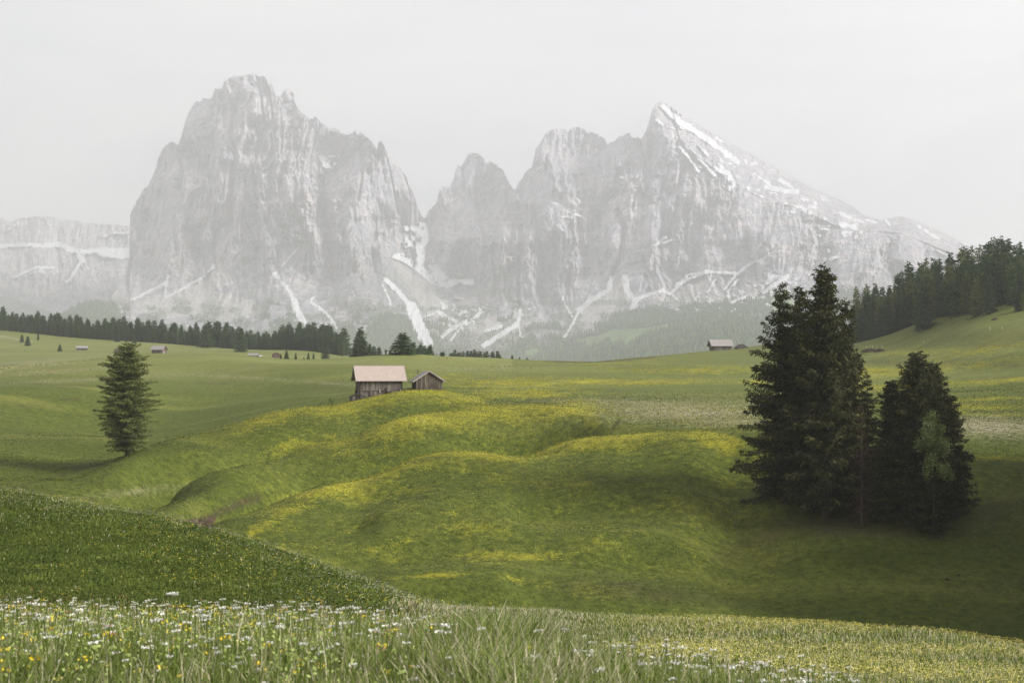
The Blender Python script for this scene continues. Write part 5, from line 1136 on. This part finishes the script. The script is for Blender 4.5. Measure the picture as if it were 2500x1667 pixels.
# left meadow huts
hut('hut', 'low hut with a flat looking pale roof, farthest left of the far huts', 200, 855, 800, 18, 5.6, 4.4, 1.4, .95, M_WOOD, flat('pale_roofing', (0.30, 0.30, 0.29), .7), .45, .5, M_TRIM, ('side', -.6, 1.2, 1.0, M_PALEWOOD), sink=.8)
hut('hut', 'dark gabled hut just behind the top of the lone larch', 302.5, 860, 800, -83, 6.0, 9.6, 1.55, 1.75, M_WOOD, M_DARKWOOD, .3, .7, None, sink=.8)
hut('barn', 'tall hut with grey roof and reddish gable end, right of the lone larch', 388.5, 863.5, 800, -16, 6.4, 5.0, 2.6, 1.9, M_WOOD, M_SHINGLE_GREY, .9, .6, None, ('side', -.9, .8, 1.4, M_PALEWOOD), gable_mat=M_REDWOOD, cat='barn', sink=.6)
hut('hut', 'small open fronted hut with pale roof beside the white car', 618.5, 871.5, 780, 3, 4.7, 3.4, 1.05, 1.0, M_WOOD, flat('worn_roofing', (0.28, 0.265, 0.245), .8), .55, .4, None, ('front', -1.4, 2.8, .55, M_PALEWOOD))
hut('hut', 'pinkish grey gabled hut raised on short pale stilts', 673.5, 874.5, 770, -80, 3.6, 4.0, 1.75, 0.95, M_REDWOOD, M_DARKWOOD, .25, .45, None, stilts=.45)
# white car beside the hut
YC = yfor(635.7, 871.6, 460, 1000); gcar = P(635.7, 871.6, YC)
car = empty('parked_car', gcar, math.radians(25), scale=YC / 779, label= 'small white car parked at the right end of the open fronted hut', cat='car')
mb = MB(); mb.hexa([(-1.15,-.8,.28),(1.15,-.8,.28),(-1.15,.8,.28),(1.15,.8,.28),(-1.1,-.78,.85),(1.1,-.78,.75),(-1.1,.78,.85),(1.1,.78,.75)]); mb.build('body', M_PAINT, car)
mb = MB(); mb.hexa([(-1.0,-.74,.84),(.55,-.74,.8),(-1.0,.74,.84),(.55,.74,.8),(-.8,-.62,1.3),(.2,-.62,1.28),(-.8,.62,1.3),(.2,.62,1.28)]); mb.build('cabin', M_PAINT, car)
mb = MB(); mb.hexa([(-.85,-.752,.86),(.42,-.752,.82),(-.85,-.74,.86),(.42,-.74,.82),(-.7,-.652,1.2),(.2,-.652,1.18),(-.7,-.63,1.2),(.2,-.63,1.18)]); mb.build('window', M_GLASSY, car)
for sx in (-.7, .7):
    for sy in (-.78, .78):
        mb = MB(); mb.tube([(sx, sy - .09, .28), (sx, sy + .09, .28)], [.3, .3], 12); mb.build('wheel', M_RUBBER, car)

# fence posts on the right hillside
k4 = lambda x, y: (1650 + x / 2.613, 500 + y / 2.613)
for (x, y, h, lab) in [(1218,914,14,None),(1240,912,11,None),(1257,914,15,None),(1283,912,11,None),(1317,914,17,None),(1400,912,8,None)]:
    px, pb = k4(x, y); Yd = yfor(px, pb, 440, 530); gg = on_ground(px, Yd); hh = h / 2.613 / F * Yd
    mb = MB(); mb.tube([(0, 0, -.4), (.02, 0, hh)], [.09, .075], 6, .6); tag(mb.build('fence_post', M_PALEWOOD, loc=gg), 'short pale fence post beside the brown brush heap below the right wood', 'fence post', 'pale fence posts by the brush heap')
for (x, y, h, lab) in [(1535,784,16,'pale fence post at the wood edge, lowest of the three along it'), (1637,756,13,'middle fence post of three along the edge of the right wood'), (1735,741,12,'highest fence post of three along the edge of the right wood'), (1580,880,16,'single pale fence post in the open slope right above the pointed spruce top'), (2005,797,18,'left post of the pair of pale posts near the right edge'), (2083,792,16,'right post of the pair of pale posts near the right edge')]:
    px, pb = k4(x, y); Yd = yfor(px, pb, 340, 520); gg = on_ground(px, Yd); hh = h / 2.613 / F * Yd
    mb = MB(); mb.tube([(0, 0, -.4), (.03, 0, hh)], [.10, .08], 6, .6); tag(mb.build('fence_post', M_PALEWOOD, loc=gg), lab, 'fence post')
# brush heaps / earth mounds
def mound(name, label, cat, px, py, Y, wx, wy, h, mat, seed, sticks=True):
    rng = np.random.default_rng(seed); g = on_ground(px, Y)
    n, m_ = 28, 8; V = []; Fc = []
    for i in range(m_):
        r = 1 - i / (m_ - 1)
        for k in range(n):
            a = 2 * PI * k / n; nn = 0.8 + 0.4 * rng.random()
            V.append((math.cos(a) * wx * r * nn, math.sin(a) * wy * r * nn, h * (1 - r * r) * (0.75 + .5 * rng.random()) - .15 * (i == 0)))
    for i in range(m_ - 1):
        for k in range(n): Fc.append((i*n+k, i*n+(k+1) % n, (i+1)*n+(k+1) % n, (i+1)*n+k))
    me = mesh_np(name, V, Fc, mat, dict(tint=rng.random(len(V))), False)
    o = tag(link(name, me, loc=g), label, cat)
    if sticks:
        mb = MB()
        for k in range(60):
            a = rng.random() * 2 * PI; r = rng.random() ** .5; p = Vector((math.cos(a) * wx * r, math.sin(a) * wy * r, h * (1 - r * r)))
            d = Vector(rng.normal(0, 1, 3)).normalized(); d.z = abs(d.z) * .5; mb.tube([p - d * .4, p + d * .8], [.04, .02], 4, float(rng.random()), False)
        mb.build('sticks', M_DEAD, o)
    return o
mound('brush_heap', 'brown heap of brush and soil below the right wood, left lobe of the pair', 'brush heap', 2126, 855, yfor(2126, 857, 430, 520), 2.9, 2, .75, M_SOIL, 1)
mound('brush_heap', 'rounder brown heap of brush touching the pale fence posts', 'brush heap', 2148, 856, yfor(2148, 858, 430, 520), 1.7, 1.4, .8, M_SOIL, 2)
mound('earth_mound', 'low dark earth mound high on the grassy slope near the right edge', 'mound', 2431, 779, yfor(2431, 780, 380, 440), 1.1, 1, .4, M_SOIL, 3, False)
for i, (px, py, lab) in enumerate([(2309,1414,'largest of the three dark molehills on the shaded slope below the spruces'), (2337,1403,'upper right one of the three dark molehills on the shaded slope'), (2351,1420,'smallest and lowest right of the three dark molehills on the shaded slope')]):
    s_ = (.30, .24, .2)[i]; mound('molehill', lab, 'molehill', px, py, yfor(px, py, 118, 165), s_, s_ * .8, s_ * .45, M_SOIL, 10 + i, False)

# ------------------------------------------------------------------ meadow plants
def ground_normal(x, Y):
    d = 0.8; hx = (height((x + d) / Y, Y) - height((x - d) / Y, Y)) / (2 * d); hy = (height(x / (Y + d), Y + d) - height(x / (Y - d), Y - d)) / (2 * d)
    n_ = np.c_[-hx, -hy, np.ones(len(x))]; return n_ / np.linalg.norm(n_, axis=1, keepdims=True)
def clumps(name, n, Yr, ur, size, lift, wobble, tintf, label, seed, power=1.0, mat=None, accept=None):
    """low leaf clumps lying along the slope"""
    rng = np.random.default_rng(seed)
    Y = np.sqrt(Yr[0] ** 2 + (Yr[1] ** 2 - Yr[0] ** 2) * rng.random(n) ** power); u = rng.uniform(ur[0], ur[1], n)
    if accept is not None:
        k = rng.random(n) < accept(u, Y); u, Y = u[k], Y[k]; n = len(u)
    x = u * Y; z = height(u, Y); nn = ground_normal(x, Y) + rng.normal(0, wobble, (n, 3)); nn /= np.linalg.norm(nn, axis=1, keepdims=True)
    t = np.cross(nn, rng.standard_normal((n, 3))); t /= np.linalg.norm(t, axis=1, keepdims=True); b = np.cross(nn, t)
    s_ = size(Y) * (0.6 + .8 * rng.random(n)); c = np.c_[x, Y, z + lift * (0.4 + rng.random(n))]
    a1 = (t.T * s_).T; a2 = (b.T * s_ * .55).T
    V = np.stack([c - a1 * .5, c - a2 * .5 , c + a1 * .5, c + a2 * .5], 1).reshape(-1, 3)
    T = np.clip(tintf(x, Y, u, rng), 0, 1)
    me = mesh_np(name, V, np.arange(n * 4).reshape(n, 4), mat or M_SWARD, dict(tint=np.repeat(T, 4)))
    return tag(link(name, me), label, 'grass', kind='stuff')
def blades(name, n, Yr, ur, hfun, wfun, tintf, label, seed, power=1.0, bend=0.35, mat=M_BLADE, accept=None):
    rng = np.random.default_rng(seed)
    t = rng.random(n) ** power
    Y = np.sqrt(Yr[0] ** 2 + (Yr[1] ** 2 - Yr[0] ** 2) * t)
    u = rng.uniform(ur[0], ur[1], n)
    if accept is not None:
        k = rng.random(n) < accept(u, Y); u, Y = u[k], Y[k]; n = len(u)
    z = height(u, Y); x = u * Y
    # clumping
    cl = fbm(x / .9, Y / .9, seed + 4, 3)
    h = hfun(x, Y, u, rng) * (0.55 + 0.9 * cl)
    w_ = wfun(Y) * (0.7 + 0.6 * rng.random(n))
    a = rng.random(n) * 2 * PI; ld = np.c_[np.cos(a), np.sin(a)] * (bend * (0.2 + rng.random(n)) * h)[:, None]
    fa = rng.normal(0, .7, n); sx, sy = np.cos(fa) * w_ / 2, np.sin(fa) * w_ / 2
    b = np.c_[x, Y, z - 0.02]
    V = np.empty((n, 5, 3), np.float32)
    V[:, 0] = b - np.c_[sx, sy, 0 * sx]; V[:, 1] = b + np.c_[sx, sy, 0 * sx]
    m = b + np.c_[ld * .3, h * .58]; V[:, 2] = m - np.c_[sx, sy, 0 * sx] * .8; V[:, 3] = m + np.c_[sx, sy, 0 * sx] * .8
    V[:, 4] = b + np.c_[ld, h * (1 - 0.25 * bend)]
    i = np.arange(n)[:, None] * 5
    F3 = np.concatenate([i + [0, 1, 3], i + [0, 3, 2], i + [2, 3, 4]], 0)
    T = np.clip(tintf(x, Y, u, rng, cl), 0, 1)
    Tv = np.repeat(T[:, None], 5, 1); Tv[:, 0:2] -= 0.10; Tv[:, 4] += .06
    me = mesh_np(name, V.reshape(-1, 3), F3, mat, dict(tint=np.clip(Tv, 0, 1).ravel()))
    return tag(link(name, me), label, 'grass', kind='stuff')
def pxof(u): return 1250 + F * u
def nearmask(u, Y):
    Y = Y * (0.82 + 0.45 * fbm(np.asarray(u) * 14, Y / 3, 66, 3) * 1.0)
    return _nearmask(u, Y)
def _nearmask(u, Y):
    """1 in the tall flowery sward at the lower left, 0 on the mown buttercup bench at right"""
    lim = np.interp(pxof(u), [-400, 1000, 1250, 1450, 1700, 2000, 3000], [24, 21, 17.5, 13.5, 10.5, 8, 4])
    return 1 - smooth(lim * .85, lim * 1.1, Y)
def tint_near(x, Y, u, rng, cl):
    n = len(x); t = 0.60 + 0.20 * rng.standard_normal(n) + 0.5 * (fbm(x / 2.5, Y / 2.5, 4, 3) - .5)
    straw = (rng.random(n) < 0.05 + 0.14 * smooth(.5, .65, fbm(x / 1.7, Y / 1.7, 9, 2))); t[straw] = 0.82 + .18 * rng.random(straw.sum())
    pxx = pxof(u); g = np.exp(-((pxx - 1250) / 260) ** 2); t = t + 0.06 * g
    return t
blades('tall_meadow_grass', 300000, (5.2, 23), (-.46, .46), lambda x, Y, u, r: 0.23 * (0.6 + .8 * r.random(len(x))) * (1 + .55 * np.exp(-((pxof(u) - 1250) / 220) ** 2)), lambda Y: 0.0055 + 0.0006 * Y, tint_near, 'tall flowering meadow grass along the bottom left of the view', 1, 1.15, .45, accept=nearmask)
blades('short_meadow_grass', 230000, (7.5, 38), (-.1, .46), lambda x, Y, u, r: 0.15 * (0.6 + .8 * r.random(len(x))), lambda Y: 0.007 + .0008 * Y,
       lambda x, Y, u, r, cl: np.where(r.random(len(x)) < 0.22 + 0.4 * smooth(1500, 1100, pxof(u)) * smooth(20, 26, Y), .88 + .12 * r.random(len(x)), .60 + .18 * r.standard_normal(len(x))), 'short grass with pale seed stalks on the bench at lower right', 2, .9, .3, accept=lambda u, Y: (1 - .9 * nearmask(u, Y)) * smooth(-.1, .02, u))
blades('hillside_grass', 110000, (23, 66), (-.46, .06), lambda x, Y, u, r: 0.11 * (0.6 + .8 * r.random(len(x))), lambda Y: 0.007 + .0007 * Y,
       lambda x, Y, u, r, cl: np.where(r.random(len(x)) < 0.015 + .22 * smooth(52, 58, Y + 16 * smooth(-.2, 0, u)), .85 + .15 * r.random(len(x)),   .34 + .17 * r.standard_normal(len(x)) + .4 * (cl - .5)), 'darker green grass over the near hillside at lower left', 3, .8, .3)
clumps('hillside_turf', 600000, (22, 66), (-.46, .08), lambda Y: 0.025 + .0008 * Y, .05, .32, lambda x, Y, u, r: .15 + .10 * r.standard_normal(len(x)) + .8 * (fbm(x / 1.5, Y / 1.5, 45, 4) - .5), 'low turf between the taller blades of the near hillside', 33)
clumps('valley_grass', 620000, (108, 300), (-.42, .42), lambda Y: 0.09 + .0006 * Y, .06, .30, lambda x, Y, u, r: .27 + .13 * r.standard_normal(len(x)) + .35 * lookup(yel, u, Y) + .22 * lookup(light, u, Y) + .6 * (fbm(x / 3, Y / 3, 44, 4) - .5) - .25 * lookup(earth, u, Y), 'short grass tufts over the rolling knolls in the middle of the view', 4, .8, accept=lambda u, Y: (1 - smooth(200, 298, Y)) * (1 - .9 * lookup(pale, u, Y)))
clumps('golden_turf', 600000, (120, 430), (-.35, .42), lambda Y: 0.07 + .0005 * Y, .10, .35, lambda x, Y, u, r: .3 + .3 * r.random(len(x)), 'yellow green flowering turf along the knoll crests, also standing in for their sunlit look', 34, .8, mat=M_GOLD, accept=lambda u, Y: np.clip(lookup(yel, u, Y) * 2.0 * smooth(.36, .58, fbm(u * Y / 2.4, Y / 1.8, 81, 4)) - .10, 0, 1))
clumps('seeding_grass', 260000, (170, 420), (-.42, .42), lambda Y: 0.10 + .0006 * Y, .12, .5, lambda x, Y, u, r: .88 + .14 * r.standard_normal(len(x)), 'pale tan grass gone to seed on the flat beyond the knolls', 35, .8, accept=lambda u, Y: lookup(pale, u, Y) ** 1.3)


def heads(name, n, Yr, ur, label, seed, mat, size, hgt, nleaf, flatness, accept=None, stem=True, tint=.6, cat='flowers', power=1.0, spread=1.0, stemw=.004):
    rng = np.random.default_rng(seed)
    Y = np.sqrt(Yr[0] ** 2 + (Yr[1] ** 2 - Yr[0] ** 2) * rng.random(n) ** power); u = rng.uniform(ur[0], ur[1], n)
    if accept is not None:
        k = rng.random(n) < accept(u, Y); u, Y = u[k], Y[k]; n = len(u)
    x = u * Y; z = height(u, Y); h = hgt * (0.45 + .85 * rng.random(n))
    lx, ly = rng.normal(0, .12, n) * h, rng.normal(0, .12, n) * h
    s = size * (0.6 + .8 * rng.random(n))
    N_ = n * nleaf; k = np.repeat(np.arange(n), nleaf)
    a = rng.random(N_) * 2 * PI; r = np.sqrt(rng.random(N_)) * s[k] * .5 * spread
    c = np.c_[x + lx, Y + ly, z + h]
    pos = c[k] + np.c_[np.cos(a) * r, np.sin(a) * r, rng.normal(0, .5, N_) * s[k] * flatness - (r / s[k]) ** 2 * s[k] * .3]
    d = np.c_[np.cos(a), np.sin(a), .35 + rng.random(N_) * .6]; d /= np.linalg.norm(d, axis=1, keepdims=True)
    V, Fq = rhombs(pos, d, s[k] * .45, s[k] * .34, rng)
    T = np.repeat(np.clip(tint + .25 * rng.standard_normal(n), 0, 1)[k], 4)
    me = mesh_np(name, V, Fq, mat, dict(tint=T)); o = tag(link(name, me), label, cat, kind='stuff')
    if stem:
        w_ = stemw + .0004 * Y
        Vs = np.stack([np.c_[x - w_ / 2, Y, z], np.c_[x + w_ / 2, Y, z], np.c_[x + lx + w_ / 2, Y + ly, z + h], np.c_[x + lx - w_ / 2, Y + ly, z + h]], 1).reshape(-1, 3)
        me = mesh_np('stems', Vs, np.arange(n * 4).reshape(n, 4), M_BLADE, dict(tint=np.repeat(np.clip(.6 + .15 * rng.standard_normal(n), 0, 1), 4)))
        s_ = link('stems', me, o); s_['kind'] = 'stuff'
    return o
lft = lambda a, b: (lambda u, Y: nearmask(u, Y) * (1 - smooth(a, b, pxof(u))) )
heads('white_umbel_flowers', 2400, (6.5, 17), (-.46, .4), 'white umbel flower heads scattered through the tall grass at the bottom', 11, M_WHITE, .030, .31, 16, .16, accept=lambda u, Y: np.clip(nearmask(u, Y) * (.45 + .5 * (pxof(u) < 1000)) + .5 * np.exp(-((pxof(u) - 1750) / 200) ** 2) * (Y < 13), 0, 1))
heads('white_umbel_flowers', 150, (7.6, 12.5), (.05, .24), 'band of white umbel flowers at the edge between tall grass and buttercup bench', 12, M_WHITE, .032, .26, 16, .10)
heads('yellow_meadow_flowers', 1500, (6.5, 18), (-.46, .2), 'yellow buttercups and hawkbits among the tall grass at bottom left', 13, M_YELLOW, .030, .27, 9, .35, accept=lft(700, 1600))
heads('yellow_rattle', 2600, (6.5, 14), (-.46, .15), 'lime green leafy bracts of rattle plants at the bottom left', 14, M_LIME, .045, .22, 7, 1.4, accept=lft(500, 1500), cat='plants')
heads('reddish_sorrel', 420, (7, 17), (-.40, .1), 'rusty brown sorrel spikes among the tall grass', 15, M_RUST, .025, .33, 9, 2.8, accept=lft(1000, 1400), cat='plants')
heads('buttercups', 80000, (12, 31), (.02, .46), 'dense yellow buttercups over the bench at lower right', 16, M_LEMON, .025, .17, 3, .3, stem=False, tint=.5,
      accept=lambda u, Y: smooth(1350, 1800, pxof(u)) * (1 - .9 * nearmask(u, Y)) * np.clip(.10 + 1.5 * smooth(.44, .60, fbm(u * Y / 7, Y / 1.3, 71, 4)) * smooth(13, 19, Y), 0, 1))
heads('hillside_flowers', 4500, (25, 62), (-.44, .0), 'small pale and yellow flower dots on the near hillside at lower left', 17, M_YELLOW, .05, .22, 4, .3, stem=False, tint=.6, accept=lambda u, Y: np.clip(.03 + smooth(.56, .70, fbm(u * Y / 4, Y / 4, 73, 3)), 0, 1))
heads('hillside_white_flowers', 4200, (25, 62), (-.44, .0), 'tiny whitish flower dots on the near hillside and along its crest', 18, M_WHITE, .036, .22, 4, .3, stem=False, tint=.4, accept=lambda u, Y: np.clip(.05 + smooth(46, 57, Y + 60 * smooth(-.25, 0, u)), 0, 1))
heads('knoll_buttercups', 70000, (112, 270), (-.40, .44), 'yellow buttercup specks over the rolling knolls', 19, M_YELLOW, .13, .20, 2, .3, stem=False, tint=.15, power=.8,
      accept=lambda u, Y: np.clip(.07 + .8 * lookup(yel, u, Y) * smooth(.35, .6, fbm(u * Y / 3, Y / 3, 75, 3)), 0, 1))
# pale seed stalks
blades('seed_stalks', 3000, (6, 22), (-.46, .2), lambda x, Y, u, r: 0.38 * (0.7 + .5 * r.random(len(x))), lambda Y: .003 + .0004 * Y, lambda x, Y, u, r, cl: .90 + .1 * r.random(len(x)), 'straw coloured seed stalks rising above the tall grass', 20, 1.0, .25, accept=nearmask)
# single dandelion clocks
def clock(px, py, Y, r, lab):
    rng = np.random.default_rng(int(px)); g = on_ground(px, Y); p = P(px, py, Y) - g
    o = empty('dandelion_clock', g, label=lab, cat='flower')
    mb = MB(); mb.tube([(0.01, 0, -.02), (p.x * .7, 0, p.z * .5), (p.x, 0, p.z)], [.004, .0035, .003], 5, .7); mb.build('stem', M_BLADE, o)
    n = 500; d = rng.normal(0, 1, (n, 3)); d /= np.linalg.norm(d, axis=1, keepdims=True)
    V, Fq = rhombs(np.array(p)[None] + d * r * .25, d, np.full(n, r * .75), np.full(n, r * .25), rng)
    link('seed_head', mesh_np('seed_head', V, Fq, M_WHITE, dict(tint=np.repeat(.2 + .4 * rng.random(n), 4))), o)
clock(1073, 1571, 9.0, .022, 'round white dandelion clock in the middle of the tall grass')
clock(1366, 1628, 7.6, .020, 'lower right dandelion clock on a thick stem in front of the lush tuft')
clock(1034, 1574, 9.2, .014, 'smaller ragged dandelion clock just left of the round white one')
# tall umbel standing above the sward
g = on_ground(420, 13.5); p = P(420, 1451, 13.5) - g
tu = empty('tall_umbel', g, label='single tall white umbel standing above the other flowers at left', cat='flower')
mb = MB(); mb.tube([(0, 0, 0), (p.x - .01, 0, p.z * .6), (p.x, 0, p.z - .05)], [.006, .005, .004], 5, .7)
rg = np.random.default_rng(4)
for k in range(9):
    a = 2 * PI * k / 9; mb.tube([(p.x, 0, p.z - .05), (p.x + .05 * math.cos(a), .05 * math.sin(a), p.z - .005)], [.003, .002], 4, .7, False)
mb.build('stem', M_BLADE, tu)
n = 160; a = rg.random(n) * 2 * PI; r = np.sqrt(rg.random(n)) * .05; d = np.c_[np.cos(a), np.sin(a), 1 + rg.random(n)]; d /= np.linalg.norm(d, axis=1, keepdims=True)
V, Fq = rhombs(np.c_[p.x + np.cos(a) * r, np.sin(a) * r, p.z + rg.normal(0, .004, n)], d, np.full(n, .02), np.full(n, .016), rg)
link('flower_head', mesh_np('flower_head', V, Fq, M_WHITE, dict(tint=np.repeat(.3 + .6 * rg.random(n), 4))), tu)

# ------------------------------------------------------------------ haze
mb = MB(); mb.box(-20000, 20000, -300, 12900, -200, 3300)
m = bpy.data.materials.new('haze_air'); m.use_nodes = True; nt = m.node_tree; nt.nodes.clear()
out = nt.nodes.new('ShaderNodeOutputMaterial'); pv = nt.nodes.new('ShaderNodeVolumePrincipled')
pv.inputs['Color'].default_value = (0.965, 0.966, 1.0, 1); pv.inputs['Density'].default_value = 1.12e-4; pv.inputs['Anisotropy'].default_value = 0.2
nt.links.new(pv.outputs[0], out.inputs['Volume'])
tag(mb.build('haze', m), kind='stuff', label='thin pale haze lying over the meadows and mountains', cat='haze')

# ------------------------------------------------------------------ world, sun, camera
SUN_DIR = Vector((0.84, -0.26, 0.50)).normalized()
w = bpy.data.worlds.new('World'); scene.world = w; w.use_nodes = True; nt = w.node_tree; nt.nodes.clear()
out = nt.nodes.new('ShaderNodeOutputWorld'); bg = nt.nodes.new('ShaderNodeBackground'); nt.links.new(bg.outputs[0], out.inputs[0])
sk = nt.nodes.new('ShaderNodeTexSky'); sk.sky_type = 'NISHITA'; sk.sun_disc = False
sk.sun_elevation = math.asin(SUN_DIR.z); sk.sun_rotation = math.atan2(SUN_DIR.x, SUN_DIR.y); sk.altitude = 1800; sk.dust_density = 3.0
tc = nt.nodes.new('ShaderNodeTexCoord'); mp = nt.nodes.new('ShaderNodeMapping'); mp.inputs['Scale'].default_value = (1.3, 1.3, 5.0)
nt.links.new(tc.outputs['Generated'], mp.inputs['Vector'])
n1 = noise(nt, 1.6, mp.outputs[0], 6, 0.6, 0.4)
cloud = ramp(nt, n1, [(0.38, (3.3, 3.45, 3.75)), (0.5, (4.3, 4.3, 4.35)), (0.62, (5.2, 5.1, 4.95))])
mxn = mix(nt, 0.90, sk.outputs[0], cloud)
nt.links.new(mxn, bg.inputs[0]); bg.inputs[1].default_value = 0.10
ld = bpy.data.lights.new('sun', 'SUN'); ld.energy = 5.0; ld.angle = math.radians(20); ld.color = (1.0, 0.972, 0.935)
so = bpy.data.objects.new('sun', ld); COL.objects.link(so); so.rotation_euler = SUN_DIR.to_track_quat('Z', 'Y').to_euler()
cam = bpy.data.cameras.new('camera'); cam.lens = 50; cam.sensor_width = 36; cam.sensor_fit = 'HORIZONTAL'; cam.clip_start = 0.2; cam.clip_end = 60000
cam.dof.use_dof = True; cam.dof.focus_distance = 110; cam.dof.aperture_fstop = 7.1
co = bpy.data.objects.new('camera', cam); COL.objects.link(co); co.location = (0, 0, 0); co.rotation_euler = (math.pi / 2 + PITCH, 0, 0)
scene.camera = co
vs = scene.view_settings; vs.view_transform = 'Standard'; vs.look = 'None'; vs.exposure = 0.62; vs.gamma = 1.0; vs.use_curve_mapping = False
cy = scene.cycles; cy.max_bounces = 6; cy.diffuse_bounces = 2; cy.glossy_bounces = 1; cy.transmission_bounces = 2; cy.volume_bounces = 2; cy.transparent_max_bounces = 6
cy.use_denoising = True
try: cy.denoiser = 'OPENIMAGEDENOISE'
except Exception: pass
